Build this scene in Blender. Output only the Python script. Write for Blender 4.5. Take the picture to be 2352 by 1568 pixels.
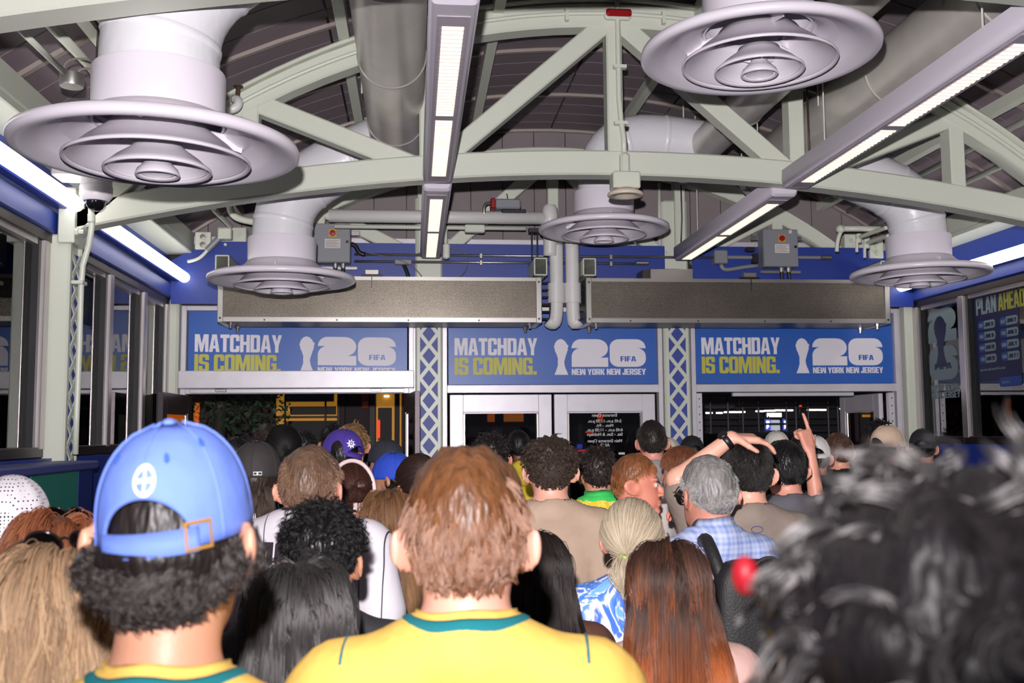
import bpy, math, random
import numpy as np
from mathutils import Vector, Matrix

for _o in list(bpy.data.objects): bpy.data.objects.remove(_o)
SC = bpy.context.scene
COL = SC.collection
PI = math.pi
random.seed(7)

# ------------------------------------------------------------------ camera
F_PX, CAM_H = 2330.0, 1.72
PSI, THE, ROL = math.radians(5.5338), math.radians(5.1068), math.radians(0.45)
_F = Vector((math.sin(PSI)*math.cos(THE), math.cos(PSI)*math.cos(THE), math.sin(THE)))
_R0 = Vector((math.cos(PSI), -math.sin(PSI), 0)); _U0 = _R0.cross(_F)
_R = _R0*math.cos(ROL) - _U0*math.sin(ROL); _U = _R0*math.sin(ROL) + _U0*math.cos(ROL)
CAM = Vector((0, 0, CAM_H))
_cd = bpy.data.cameras.new('camera'); _co = bpy.data.objects.new('camera', _cd); COL.objects.link(_co)
_cd.sensor_width = 36; _cd.lens = 36*F_PX/2352; _cd.clip_start = 0.05; _cd.clip_end = 200
_m = Matrix.Identity(4)
for _i in range(3):
    _m[_i][0] = _R[_i]; _m[_i][1] = _U[_i]; _m[_i][2] = -_F[_i]; _m[_i][3] = CAM[_i]
_co.matrix_world = _m
_cd.dof.use_dof = True; _cd.dof.focus_distance = 4.6; _cd.dof.aperture_fstop = 6.3
SC.camera = _co

def atY(x, y, Y):
    d = _F + _R*((x-1176)/F_PX) - _U*((y-784)/F_PX)
    return CAM + d*(Y/d.y)

# ------------------------------------------------------------------ world, flash, exposure
_w = bpy.data.worlds.new('night_sky'); SC.world = _w; _w.use_nodes = True
_bg = _w.node_tree.nodes['Background']; _bg.inputs[0].default_value = (0.62, 0.60, 0.72, 1); _bg.inputs[1].default_value = 0.13
_ld = bpy.data.lights.new('camera_flash', 'SPOT'); _lo = bpy.data.objects.new('camera_flash', _ld); COL.objects.link(_lo)
_lo.location = CAM + _R*(-0.05) + _U*0.20
_ld.shadow_soft_size = 0.022; _ld.spot_size = math.radians(120); _ld.spot_blend = 0.9
_ld.color = (1.0, 0.95, 0.97); _ld.energy = 1.0
_fd = (_F*1.0 + _U*0.17).normalized()
_lo.rotation_euler = _fd.to_track_quat('-Z', 'Y').to_euler()
_ld.use_nodes = True
_nt = _ld.node_tree; _em = _nt.nodes['Emission']; _fo = _nt.nodes.new('ShaderNodeLightFalloff')
_fo.inputs['Strength'].default_value = 225.0; _fo.inputs['Smooth'].default_value = 0.6
_nt.links.new(_fo.outputs['Linear'], _em.inputs['Strength'])
SC.view_settings.view_transform = 'Standard'; SC.view_settings.look = 'None'
SC.view_settings.exposure = 0.0; SC.view_settings.gamma = 1.0; SC.view_settings.use_curve_mapping = False

_cy = SC.cycles
_cy.max_bounces = 4; _cy.diffuse_bounces = 2; _cy.glossy_bounces = 3; _cy.transmission_bounces = 2; _cy.transparent_max_bounces = 8
_cy.caustics_reflective = False; _cy.caustics_refractive = False; _cy.adaptive_threshold = 0.2; _cy.use_light_tree = True

# ------------------------------------------------------------------ helpers
def srgb(r, g, b):
    f = lambda c: (c/255/12.92) if c/255 <= .04045 else ((c/255+.055)/1.055)**2.4
    return (f(r), f(g), f(b), 1)

MATS = {}
def mat(name, col, rough=.5, metal=0.0, noise=0.0, nscale=20, bump=0.0, bscale=60, emit=0, spec=.5, aniso=0, stretch=None, coat=0, sheen=0):
    if name in MATS: return MATS[name]
    m = bpy.data.materials.new(name); m.use_nodes = True; MATS[name] = m
    nt = m.node_tree; b = nt.nodes['Principled BSDF']
    c = srgb(*col) if max(col) > 1 else (*col, 1)
    b.inputs['Base Color'].default_value = c; b.inputs['Roughness'].default_value = rough
    b.inputs['Metallic'].default_value = metal; b.inputs['Specular IOR Level'].default_value = spec
    if coat > .5: b.inputs['Coat Weight'].default_value = coat
    if emit:
        b.inputs['Emission Color'].default_value = c; b.inputs['Emission Strength'].default_value = emit
    if noise or bump:
        tc = nt.nodes.new('ShaderNodeTexCoord'); mp = nt.nodes.new('ShaderNodeMapping')
        nt.links.new(tc.outputs['Object'], mp.inputs[0])
        if stretch: mp.inputs['Scale'].default_value = stretch
        if noise:
            n = nt.nodes.new('ShaderNodeTexNoise'); n.inputs['Scale'].default_value = nscale; n.inputs['Detail'].default_value = 2
            nt.links.new(mp.outputs[0], n.inputs[0])
            r = nt.nodes.new('ShaderNodeMapRange'); r.inputs[1].default_value = .3; r.inputs[2].default_value = .7
            r.inputs[3].default_value = 1-noise; r.inputs[4].default_value = 1+noise
            nt.links.new(n.outputs[0], r.inputs[0])
            mx = nt.nodes.new('ShaderNodeVectorMath'); mx.operation = 'SCALE'; mx.inputs[0].default_value = c[:3]
            nt.links.new(r.outputs[0], mx.inputs['Scale']); nt.links.new(mx.outputs[0], b.inputs['Base Color'])
        if bump:
            n2 = nt.nodes.new('ShaderNodeTexNoise'); n2.inputs['Scale'].default_value = bscale; n2.inputs['Detail'].default_value = 1.5
            nt.links.new(mp.outputs[0], n2.inputs[0])
            bp = nt.nodes.new('ShaderNodeBump'); bp.inputs['Strength'].default_value = bump; bp.inputs['Distance'].default_value = .01
            nt.links.new(n2.outputs[0], bp.inputs['Height']); nt.links.new(bp.outputs[0], b.inputs['Normal'])
    return m

def glass_mat(name, tint=(0.9, .93, .95), refl=1.0, ior=1.5):
    if name in MATS: return MATS[name]
    m = bpy.data.materials.new(name); m.use_nodes = True; MATS[name] = m
    nt = m.node_tree; nt.nodes.clear()
    o = nt.nodes.new('ShaderNodeOutputMaterial'); t = nt.nodes.new('ShaderNodeBsdfTransparent'); g = nt.nodes.new('ShaderNodeBsdfGlossy')
    f = nt.nodes.new('ShaderNodeFresnel'); f.inputs[0].default_value = ior; mx = nt.nodes.new('ShaderNodeMixShader')
    t.inputs[0].default_value = (*tint, 1); g.inputs[0].default_value = (refl, refl, refl, 1); g.inputs['Roughness'].default_value = .01
    nt.links.new(f.outputs[0], mx.inputs[0]); nt.links.new(t.outputs[0], mx.inputs[1]); nt.links.new(g.outputs[0], mx.inputs[2]); nt.links.new(mx.outputs[0], o.inputs[0])
    return m

class MB:
    def __init__(s): s.v = []; s.f = []
    def add(s, V, F):
        n = len(s.v); s.v += [tuple(p) for p in V]; s.f += [tuple(i+n for i in q) for q in F]; return s
    def box(s, x0, x1, y0, y1, z0, z1):
        V = [(x, y, z) for x in (x0, x1) for y in (y0, y1) for z in (z0, z1)]
        return s.add(V, [(0, 1, 3, 2), (4, 6, 7, 5), (0, 4, 5, 1), (2, 3, 7, 6), (0, 2, 6, 4), (1, 5, 7, 3)])
    def rbox(s, x0, x1, y0, y1, z0, z1, b=.01, axis='y'):
        # box with chamfered edges along every side (octagonal section on `axis`, chamfered ends)
        sec = lambda x0, x1, z0, z1, c: [(x0+c, z0), (x1-c, z0), (x1, z0+c), (x1, z1-c), (x1-c, z1), (x0+c, z1), (x0, z1-c), (x0, z0+c)]
        A = {'y': ((x0, x1, z0, z1), (y0, y1)), 'x': ((y0, y1, z0, z1), (x0, x1)), 'z': ((x0, x1, y0, y1), (z0, z1))}[axis]
        (a0, a1, b0, b1), (t0, t1) = A
        rings = []
        for t, i in ((t0, b), (t0+b, 0), (t1-b, 0), (t1, b)):
            rings.append([(p, t) for p in sec(a0+i, a1-i, b0+i, b1-i, b)])
        mp = {'y': lambda p, t: (p[0], t, p[1]), 'x': lambda p, t: (t, p[0], p[1]), 'z': lambda p, t: (p[0], p[1], t)}[axis]
        V = [mp(p, t) for r in rings for p, t in r]; F = []
        for k in range(3):
            for i in range(8): F.append((k*8+i, k*8+(i+1) % 8, k*8+8+(i+1) % 8, k*8+8+i))
        F.append(tuple(range(7, -1, -1))); F.append(tuple(range(24, 32)))
        return s.add(V, F)
    def bar(s, p, q, w, h, up=(0, 0, 1)):
        p, q = Vector(p), Vector(q); d = (q-p).normalized(); a = d.cross(Vector(up)).normalized(); b = a.cross(d)
        a *= w/2; b *= h/2
        V = [p-a-b, p+a-b, p+a+b, p-a+b, q-a-b, q+a-b, q+a+b, q-a+b]
        return s.add(V, [(3, 2, 1, 0), (4, 5, 6, 7), (0, 1, 5, 4), (1, 2, 6, 5), (2, 3, 7, 6), (3, 0, 4, 7)])
    def tube(s, pts, r, n=10, cap=True):
        pts = [Vector(p) for p in pts]; R = r if hasattr(r, '__len__') else [r]*len(pts)
        t0 = (pts[1]-pts[0]).normalized(); up = Vector((0, 0, 1)) if abs(t0.z) < .9 else Vector((0, 1, 0))
        a = t0.cross(up).normalized(); V = []; F = []
        for i, p in enumerate(pts):
            t = (pts[min(i+1, len(pts)-1)]-pts[max(i-1, 0)]).normalized()
            a = (a-t*a.dot(t)).normalized(); b = t.cross(a)
            for k in range(n):
                an = 2*PI*k/n; V.append(p+(a*math.cos(an)+b*math.sin(an))*R[i])
        for i in range(len(pts)-1):
            for k in range(n):
                F.append((i*n+k, i*n+(k+1) % n, (i+1)*n+(k+1) % n, (i+1)*n+k))
        if cap: F.append(tuple(range(n-1, -1, -1))); F.append(tuple(range((len(pts)-1)*n, len(pts)*n)))
        return s.add(V, F)
    def lathe(s, prof, c=(0, 0, 0), n=48, axis=(0, 0, 1), close=False):
        ax = Vector(axis).normalized(); a = ax.orthogonal().normalized(); b = ax.cross(a); c = Vector(c); V = []; F = []
        for r, h in prof:
            for k in range(n):
                an = 2*PI*k/n; V.append(c+ax*h+(a*math.cos(an)+b*math.sin(an))*r)
        m = len(prof)
        for i in range(m if close else m-1):
            j = (i+1) % m
            for k in range(n): F.append((i*n+k, i*n+(k+1) % n, j*n+(k+1) % n, j*n+k))
        return s.add(V, F)
    def prism(s, poly, t0, t1, mp):
        n = len(poly); V = [mp(u, v, t0) for u, v in poly]+[mp(u, v, t1) for u, v in poly]
        F = [tuple(range(n-1, -1, -1)), tuple(range(n, 2*n))]+[(i, (i+1) % n, n+(i+1) % n, n+i) for i in range(n)]
        return s.add(V, F)
    def sphere(s, c, r, n=12, m=8):
        rx, ry, rz = r if hasattr(r, '__len__') else (r, r, r)
        V = [(c[0]+rx*math.sin(PI*j/m)*math.cos(2*PI*i/n), c[1]+ry*math.sin(PI*j/m)*math.sin(2*PI*i/n), c[2]-rz*math.cos(PI*j/m)) for j in range(m+1) for i in range(n)]
        F = [(j*n+i, j*n+(i+1) % n, (j+1)*n+(i+1) % n, (j+1)*n+i) for j in range(m) for i in range(n)]
        return s.add(V, F)
    def build(s, name, m, parent=None, smooth=False, angle=None):
        return mesh_obj(name, s.v, s.f, m, parent, smooth, angle)

def mesh_obj(name, V, Fc, m, parent=None, smooth=False, angle=None):
    me = bpy.data.meshes.new(name); me.from_pydata([tuple(v) for v in V], [], Fc)
    me.materials.append(m)
    o = bpy.data.objects.new(name, me); COL.objects.link(o)
    if parent is not None: o.parent = parent
    if smooth or angle:
        me.polygons.foreach_set('use_smooth', [True]*len(me.polygons))
        if angle: me.set_sharp_from_angle(angle=math.radians(angle))
    return o

def tag(o, label, cat, group=None, kind=None):
    o['label'] = label; o['category'] = cat
    if group: o['group'] = group
    if kind: o['kind'] = kind
    return o
def empty(name, label=None, cat=None, loc=(0, 0, 0), group=None, kind=None):
    o = bpy.data.objects.new(name, None); COL.objects.link(o); o.location = loc; o.empty_display_size = .1
    if label: tag(o, label, cat, group, kind)
    return o
def struct(o, label=None):
    o['kind'] = 'structure'
    if label: o['label'] = label
    return o
def share(src, name, parent, loc=None):
    o = bpy.data.objects.new(name, src.data); COL.objects.link(o); o.parent = parent
    if loc is not None: o.location = loc
    return o
XZ = lambda y0: (lambda u, v, t: (u, t, v))

# ------------------------------------------------------------------ palette
STEEL = mat('cream_steel_paint', (203, 207, 193), .38, bump=.08, bscale=120, coat=.15)
BLUE = mat('blue_paint', (34, 56, 140), .42, bump=.015, bscale=90)
WHITEF = mat('silver_white_frame', (205, 201, 208), .4, .25, noise=.04, nscale=8)
STAIN = mat('brushed_steel', (196, 188, 188), .38, .85, noise=.10, nscale=6, stretch=(40, 40, .6))
STAIND = mat('dark_bronze_frame', (70, 62, 62), .4, .8)
DARK = mat('black_gasket', (16, 15, 18), .5)
DIFF = mat('lilac_white_enamel', (226, 219, 229), .32, coat=.2)
WDUCT = mat('white_wrapped_duct', (224, 223, 228), .34, bump=.25, bscale=22, coat=.3)
GALV = mat('galvanised_duct', (214, 209, 201), .34, .35, noise=.06, nscale=5)
ROOFM = mat('roof_panel', (118, 106, 112), .62, noise=.05, nscale=3)
ROOFS = mat('roof_strip', (170, 158, 152), .4, .5)
GREY = mat('grey_enamel', (128, 130, 136), .45, bump=.06)
GALVS = mat('galvanised_small', (165, 162, 158), .35, .9)
BLACKP = mat('black_plastic', (22, 22, 25), .4)
WPIPE = mat('white_pipe_jacket', (212, 210, 208), .4, bump=.1, bscale=30)
WHITE = mat('white_print', (224, 220, 228), .5)
YEL = mat('yellow_green_print', (190, 184, 70), .5)
SIGNB = mat('sign_blue', (44, 92, 176), .38, noise=.03, nscale=2, coat=.15)
RED = mat('red_plastic', (140, 14, 22), .35)
TUBE = mat('tube_light', (255, 250, 244), .5, emit=5.0)
LENS = mat('fixture_lens', (255, 240, 218), .6, emit=1.0)

CX, XL, XR, YF = 1.32, -2.2, 4.84, 9.6
TY = (3.55, 6.5, 9.50)

# ------------------------------------------------------------------ floor
_f = empty('floor'); struct(_f, 'dark stone tile floor under the crowd')
FLT = [mat('floor_tile_%d' % k, (70+6*k, 66+6*k, 66+5*k), .45, noise=.1, nscale=6) for k in range(2)]
_b = MB().box(-2.6, 5.3, -1.5, 9.7, -.06, -.006); _b.build('floor_bed', DARK, _f)
_tl = MB().box(0, .73, 0, .73, -.01, 0).build('tile', FLT[0], _f); _tl.location = (-2.25, -1.4, 0)
_tl2 = MB().box(0, .73, 0, .73, -.01, 0).build('tile', FLT[1], _f); _tl2.location = (-1.51, -1.4, 0)
for _i in range(10):
    for _j in range(15):
        if (_i, _j) in ((0, 0), (1, 0)): continue
        share((_tl, _tl2)[(_i+_j) % 2], 'tile', _f, (-2.25+.74*_i, -1.4+.74*_j, 0))

# ------------------------------------------------------------------ roof vault
RR, RZ = 6.0, 4.66
def roofz(x): return RZ-RR+math.sqrt(RR*RR-(x-CX)**2)
_c = empty('ceiling'); struct(_c, 'barrel-vaulted ceiling of dark grey panels')
_lim = 3.56; _nseg = 8; _angl = math.asin(_lim/RR)
def vault(mb, a0, a1, y0, y1, r0, r1, n):
    P = []
    for i in range(n+1):
        a = a0+(a1-a0)*i/n
        for r in (r0, r1):
            for y in (y0, y1): P.append((CX+r*math.sin(a), y, RZ-RR+r*math.cos(a)))
    F = []
    for i in range(n):
        k = 4*i; F += [(k, k+4, k+5, k+1), (k+2, k+3, k+7, k+6), (k, k+2, k+6, k+4), (k+1, k+5, k+7, k+3)]
    F += [(0, 1, 3, 2), (4*n, 4*n+2, 4*n+3, 4*n+1)]
    return mb.add(P, F)
vault(MB(), -_angl, _angl, .3, YF+.2, RR+.02, RR+.1, 24).build('roof_deck', DARK, _c)
_cache = {}
_pitch = .262; _rows = 34
for _r in range(_rows):
    _y = YF-_pitch*(_r+1)
    for _k in range(_nseg):
        _off = 0
        a0 = -_angl+2*_angl*(_k+_off)/_nseg; a1 = min(a0+2*_angl/_nseg, _angl)
        key = (round(a0, 4), round(a1, 4))
        if key not in _cache:
            _cache[key] = vault(MB(), a0+.0014, a1-.0014, .006, _pitch-.006, RR-.006, RR+.02, 5).build('panel', ROOFM, _c); _cache[key].location = (0, _y, 0)
        else: share(_cache[key], 'panel', _c, (0, _y, 0))
    if False:
        a0, a1 = -_angl, -_angl+_angl/_nseg
        if 'e' not in _cache:
            _cache['e'] = vault(MB(), a0, a1-.0012, .004, _pitch-.004, RR-.004, RR+.02, 3).build('panel', ROOFM, _c); _cache['e'].location = (0, _y, 0)
        else: share(_cache['e'], 'panel', _c, (0, _y, 0))
for _r in range(9):
    _y = YF-.02-_pitch*4*_r
    if 's' not in _cache:
        _cache['s'] = vault(MB(), -_angl, _angl, -.02, .02, RR-.03, RR-.005, 24).build('batten', ROOFS, _c); _cache['s'].location = (0, _y, 0)
    else: share(_cache['s'], 'batten', _c, (0, _y, 0))
# purlins (square steel) running along the hall under the roof
for _x in (-1.62, -.45, .55, 1.9, 2.75, 3.35, 4.0):
    _z = roofz(_x)-.1
    _p = MB().box(_x-.035, _x+.035, .6, YF-.05, _z-.05, _z+.03).build('purlin', STEEL)
    tag(_p, 'cream square steel purlin under the vault, %s' % {-1.62: 'just inside the left eave', -.45: 'left of the wide left duct', .55: 'just past the centre light fixture', 1.9: 'right of the crown', 2.75: 'between the two right-hand ducts', 3.35: 'beyond the broad right duct', 4.0: 'nearest the right eave'}[_x], 'purlin', 'roof purlins')

for _x, _l in ((3.62, 'cream sprinkler pipe high on the right of the vault, beyond the broad duct'), (4.22, 'cream sprinkler pipe low on the right of the vault'), (4.45, 'lowest cream pipe beside the right eave beam')):
    _z = roofz(_x)-.07; tag(MB().tube([(_x, .8, _z), (_x, YF-.2, _z)], .024, 12).build('roof_pipe', STEEL, None, smooth=True), _l, 'pipe', 'pipes under the right side of the vault')
# eave beams
for _s, _nm in ((-1, 'left'), (1, 'right')):
    _x0 = CX+_s*3.34; _x1 = CX+_s*3.62
    _e = empty('eave_beam', 'cream steel eave beam above the %s-hand window wall' % _nm, 'beam')
    MB().rbox(min(_x0, _x1), max(_x0, _x1), .6, YF-.12, 3.42, 3.58, .012).build('web', STEEL, _e)
    MB().rbox(min(_x0, _x1)-.0, max(_x0, _x1)+.0, .6, YF-.12, 3.37, 3.42, .008).build('bottom_flange', STEEL, _e)

# ------------------------------------------------------------------ trusses
UT, UR, UD = 4.56, 4.75, .165
LT, LR, LD = 3.56, 14.5, .165
def upz(x): return UT-UR+math.sqrt(UR*UR-(x-CX)**2)
def loz(x): return LT-(x-CX)**2/(2*LR)
TH = .075
def chord(f, depth, x0, x1, y, n=36, th=TH):
    mb = MB(); c = .012; P = []; sec = [(-th+c, 0), (th-c, 0), (th, -c), (th, -depth+c), (th-c, -depth), (-th+c, -depth), (-th, -depth+c), (-th, -c)]
    for i in range(n+1):
        x = x0+(x1-x0)*i/n; z = f(x)
        P += [(x, y+a, z+b) for a, b in sec]
    F = [(i*8+k, i*8+(k+1) % 8, i*8+8+(k+1) % 8, i*8+8+k) for i in range(n) for k in range(8)]
    F += [tuple(range(7, -1, -1)), tuple(range(n*8, n*8+8))]
    return mb.add(P, F)
def member(p, q, w, y, th=TH):
    p, q = Vector((p[0], 0, p[1])), Vector((q[0], 0, q[1])); d = (q-p).normalized(); a = Vector((-d.z, 0, d.x)); c = .01
    mb = MB(); P = []; sec = [(-w/2+c, -th), (w/2-c, -th), (w/2, -th+c), (w/2, th-c), (w/2-c, th), (-w/2+c, th), (-w/2, th-c), (-w/2, -th+c)]
    for e in (p, q): P += [e+a*u+Vector((0, y+v, 0)) for u, v in sec]
    return mb.add(P, [tuple(range(7, -1, -1)), tuple(range(8, 16))]+[(k, (k+1) % 8, 8+(k+1) % 8, 8+k) for k in range(8)])
for _y, _lab in zip(TY, ('nearest cream roof truss, only its lower chord showing at the top', 'large arched cream roof truss crossing the middle of the hall', 'far cream roof truss against the end wall above the blue band')):
    t = empty('roof_truss', _lab, 'truss', (0, 0, 0), 'arched roof trusses')
    far = _y > 9
    if far:
        up2 = lambda x: upz(x)-.12
        chord(up2, UD, CX-3.0, CX+3.0, _y).build('upper_chord', STEEL, t, angle=40)
        for s in (-1, 1):
            a, b = CX+s*1.235, CX+s*2.2
            member((a, 3.40), (a, up2(a)-.05), .105, _y, .069).build('post', STEEL, t)
            member((b, 3.40), (b, up2(b)-.05), .105, _y, .069).build('post', STEEL, t)
            member((CX+s*.06, UT-.26), (CX+s*1.06, 3.38), .125, _y, .064).build('diagonal', STEEL, t)
            member((a+s*.10, 3.38), (b-s*.03, up2(b)-.1), .125, _y, .064).build('diagonal', STEEL, t)
            MB().rbox(min(CX+s*2.86, CX+s*3.12), max(CX+s*2.86, CX+s*3.12), _y-.09, _y+.05, 3.36, 3.62, .008).build('end_plate', STEEL, t)
            for q in ((2.93, 3.55), (3.04, 3.45)):
                MB().lathe([(0, 0), (.024, 0), (.024, .02), (.015, .021), (.015, .04), (0, .04)], (CX+s*q[0], _y-.09, q[1]), 6, (0, -1, 0)).build('bolt', STEEL, t)
        member((CX, 3.40), (CX, UT-.17), .105, _y, .069).build('post', STEEL, t)
        continue
    chord(upz, UD, CX-3.42, CX+3.42, _y).build('upper_chord', STEEL, t, angle=40)
    chord(loz, LD, CX-3.40, CX+3.40, _y).build('lower_chord', STEEL, t, angle=40)
    chord(lambda x: upz(x)+.03, .028, CX-3.3, CX+3.3, _y, th=.11).build('top_flange', STEEL, t, angle=40)
    member((CX, LT-.05), (CX, UT-.05), .105, _y, .069).build('post', STEEL, t)
    for s in (-1, 1):
        a, b = CX+s*1.235, CX+s*2.36
        member((a, loz(a)-.05), (a, upz(a)-.05), .105, _y, .069).build('post', STEEL, t)
        member((b, loz(b)-.05), (b, upz(b)-.05), .105, _y, .069).build('post', STEEL, t)
        member((CX+s*.06, UT-.14), (a-s*.06, loz(a)-.06), .125, _y, .064).build('diagonal', STEEL, t)
        member((a+s*.05, loz(a)-.08), (b-s*.03, upz(b)-.1), .125, _y, .064).build('diagonal', STEEL, t)
        MB().rbox(min(CX+s*3.40, CX+s*3.50), max(CX+s*3.40, CX+s*3.50), _y-.12, _y+.12, 2.9, 3.25, .006).build('end_plate', STEEL, t)
        for zz in (2.97, 3.13):
            MB().lathe([(0, 0), (.024, 0), (.024, .02), (.015, .021), (.015, .05), (0, .05)], (CX+s*3.40, _y-.1, zz), 6, (-s, 0, 0)).build('bolt', STEEL, t)
# conduit with red lamp on the middle truss
_t = empty('truss_conduit', 'painted conduit clipped along the middle truss with a red lamp at the crown', 'conduit')
_y = TY[1]-TH-.022
for k, off in enumerate((.085,)):
    MB().tube([(x, _y, upz(x)-off) for x in np.linspace(CX-3.0, CX+3.2, 50)], .014, 8).build('pipe', STEEL, _t, smooth=True)
MB().tube([(CX+.02, _y, UT+.12), (CX+.02, _y, UT-.06), (CX+.02, _y, 3.9), (CX+.03, _y-.005, 3.75), (CX+.045, _y-.012, 3.62), (CX+.045, _y-.012, 3.5)], .018, 8).build('drop_pipe', STEEL, _t, smooth=True)
MB().rbox(CX+.015, CX+.078, _y-.045, _y+.02, 3.37, 3.53, .014).build('junction_box', STEEL, _t)
MB().rbox(CX-.07, CX+.11, _y-.03, _y+.02, UT-.13, UT-.06, .015).build('lamp_box', STEEL, _t)
MB().rbox(CX-.065, CX+.105, _y-.055, _y-.03, UT-.12, UT-.07, .01).build('red_lens', RED, _t)['label'] = 'dark red lens'
for x in (CX-1.0, CX-.32, CX+.33, CX+1.5):
    MB().box(x-.012, x+.012, _y-.02, _y+.02, upz(x)-.135, upz(x)-.05).build('clip', STEEL, _t)
for z in (3.72, 4.1): MB().box(CX-.015, CX+.07, _y-.025, _y+.02, z, z+.022).build('clip', STEEL, _t)
_sp = empty('horn_speaker', 'round cream loudspeaker hanging under the crown of the middle truss', 'speaker')
_sx = CX+.05; MB().rbox(_sx-.09, _sx+.09, TY[1]-.16, TY[1]-.02, 3.29, 3.40, .008).build('bracket', STEEL, _sp)
CRM = mat('aged_cream_plastic', (214, 200, 182), .45)
MB().lathe([(.02, .05), (.06, .06), (.115, .03), (.118, .015), (.11, .008), (.075, .012), (.06, .03), (0, .03)], (_sx, TY[1]-.1, 3.235), 32).build('horn', CRM, _sp, smooth=True)

# ------------------------------------------------------------------ main ducts and diffusers
def main_duct(x, z, r, y0, y1, label):
    t = empty('main_duct', label, 'duct', group='galvanised main ducts')
    ys = list(np.arange(y0, y1, 1.18)); ys.append(y1)
    for a, b in zip(ys[:-1], ys[1:]):
        MB().lathe([(r-.012, a), (r, a), (r, b-.004), (r-.012, b-.004)], (x, 0, z), 48, (0, 1, 0)).build('duct_section', GALV, t, angle=50)
        MB().lathe([(r, a-.012), (r+.006, a-.006), (r+.006, a+.006), (r, a+.012)], (x, 0, z), 48, (0, 1, 0)).build('seam_band', GALV, t, smooth=True)
    MB().lathe([(0, y1-.004), (r, y1-.004), (r, y1), (0, y1+.002)], (x, 0, z), 40, (0, 1, 0)).build('end_cap', GALV, t, angle=40)
    for yy in np.arange(y0+.6, y1, 1.6):
        MB().tube([(x-r-.01, yy, z), (x-r-.01, yy, roofz(x-r)-.02)], .006, 6).build('hanger_rod', STEEL, t)
        MB().tube([(x+r+.01, yy, z), (x+r+.01, yy, roofz(x+r)-.02)], .006, 6).build('hanger_rod', STEEL, t)
    return t
main_duct(-.13, 3.89, .195, 1.0, 8.1, 'wide galvanised round duct left of the centre light fixture')
main_duct(2.36, 4.03, .138, 1.0, 8.6, 'slimmer galvanised round duct behind the upper diffuser by the crown')
main_duct(2.93, 3.88, .225, 1.0, 8.2, 'broad galvanised round duct above the slanting light fixture')

def bez(P, n=14):
    out = []
    for i in range(n+1):
        t = i/n; a = [Vector(p) for p in P]
        while len(a) > 1: a = [a[k]*(1-t)+a[k+1]*t for k in range(len(a)-1)]
        out.append(a[0])
    return out
D_R = .53
def ring_prof(R, top, h):
    return [(R-.012, .004), (R-.004, -.006), (R, 0), (R-.002, .008), (R*.9, .022), (R*.78, h*.42), (top*1.12, h*.8), (top, h), (top-.006, h), (top*1.1, h*.78), (R*.74, h*.36), (R*.88, .014), (R-.02, .006)]
_dn = 0
def diffuser(x, y, z, path, rb, label, dlabel):
    t = empty('air_diffuser', label, 'diffuser', (x, y, z), 'round ceiling air diffusers')
    R = D_R
    MB().lathe([(.232, .30), (.244, .30), (.247, .29), (.244, .10), (.235, .10)], n=56).build('collar', DIFF, t, angle=35)
    MB().lathe([(.240, .12), (.262, .085), (.31, .058), (.40, .042), (.50, .03), (.525, .018), (R, .003), (.528, -.012), (.512, -.022), (.485, -.018), (.435, .004), (.42, .012), (.40, .030), (.33, .058), (.27, .10), (.236, .14), (.23, .14)], n=72).build('bell_rim', DIFF, t, smooth=True)
    c = MB().lathe(ring_prof(.345, .175, .15), (0, 0, -.048), 64).build('cone_ring', DIFF, t, smooth=True)
    MB().lathe(ring_prof(.2, .09, .105), (0, 0, -.082), 56).build('cone_ring', DIFF, t, smooth=True)
    MB().lathe(ring_prof(.083, .034, .075)[:8]+[(.0, .075)], (0, 0, -.098), 40).build('cone_ring', DIFF, t, smooth=True)
    MB().lathe([(.06, .0), (.052, .006), (0, .012)], (0, 0, -.094), 32).build('centre_disc', DIFF, t, smooth=True)
    for a in (.5, 2.6, 4.7):
        ca, sa = math.cos(a), math.sin(a)
        b = MB(); b.bar((.16*ca, .16*sa, .095), (.33*ca, .33*sa, .06), .004, .05); b.build('bracket', DIFF, c.parent)
        MB().bar((.03*ca, .03*sa, -.03), (.10*ca, .10*sa, -.005), .004, .02).build('bracket', DIFF, t)
    d = empty('branch_duct', dlabel, 'duct', (0, 0, 0), 'white branch ducts')
    P = path; n = len(P)
    MB().tube(P, rb, 40, cap=False).build('elbow', WDUCT, d, smooth=True)
    for k in (2, n//2, n-4):
        p, q = P[k], P[k+1]; ax = (q-p).normalized()
        MB().lathe([(rb, -.02), (rb+.006, -.008), (rb+.006, .008), (rb, .02)], p, 40, ax).build('wrap_seam', WDUCT, d, smooth=True)
    return t
diffuser(-.975, 3.91, 2.805, bez([(-.975, 3.91, 3.09), (-.975, 3.91, 3.28), (-1.0, 3.91, 3.52), (-.72, 3.91, 3.62), (-.45, 3.91, 3.78), (-.2, 3.91, 3.86)]), .222, 'large nearest diffuser at upper left, beside the security camera', 'white elbow duct rising from the nearest upper-left diffuser')
diffuser(-.96, 7.45, 2.84, bez([(-.96, 7.45, 3.12), (-.96, 7.45, 3.32), (-.97, 7.45, 3.52), (-.72, 7.45, 3.62), (-.45, 7.45, 3.78), (-.2, 7.45, 3.87)]), .215, 'diffuser hanging in front of the left end of the left heater', 'white elbow duct over the diffuser next to the grey switch box')
diffuser(1.545, 4.31, 3.41, bez([(1.545, 4.31, 3.69), (1.545, 4.31, 3.85), (1.56, 4.31, 4.02), (1.7, 4.31, 4.04), (2.0, 4.31, 4.04), (2.3, 4.31, 4.04)]), .20, 'nearest diffuser at upper right, cut by the top edge of the picture', 'white elbow duct of the upper-right diffuser, mostly out of view')
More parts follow.
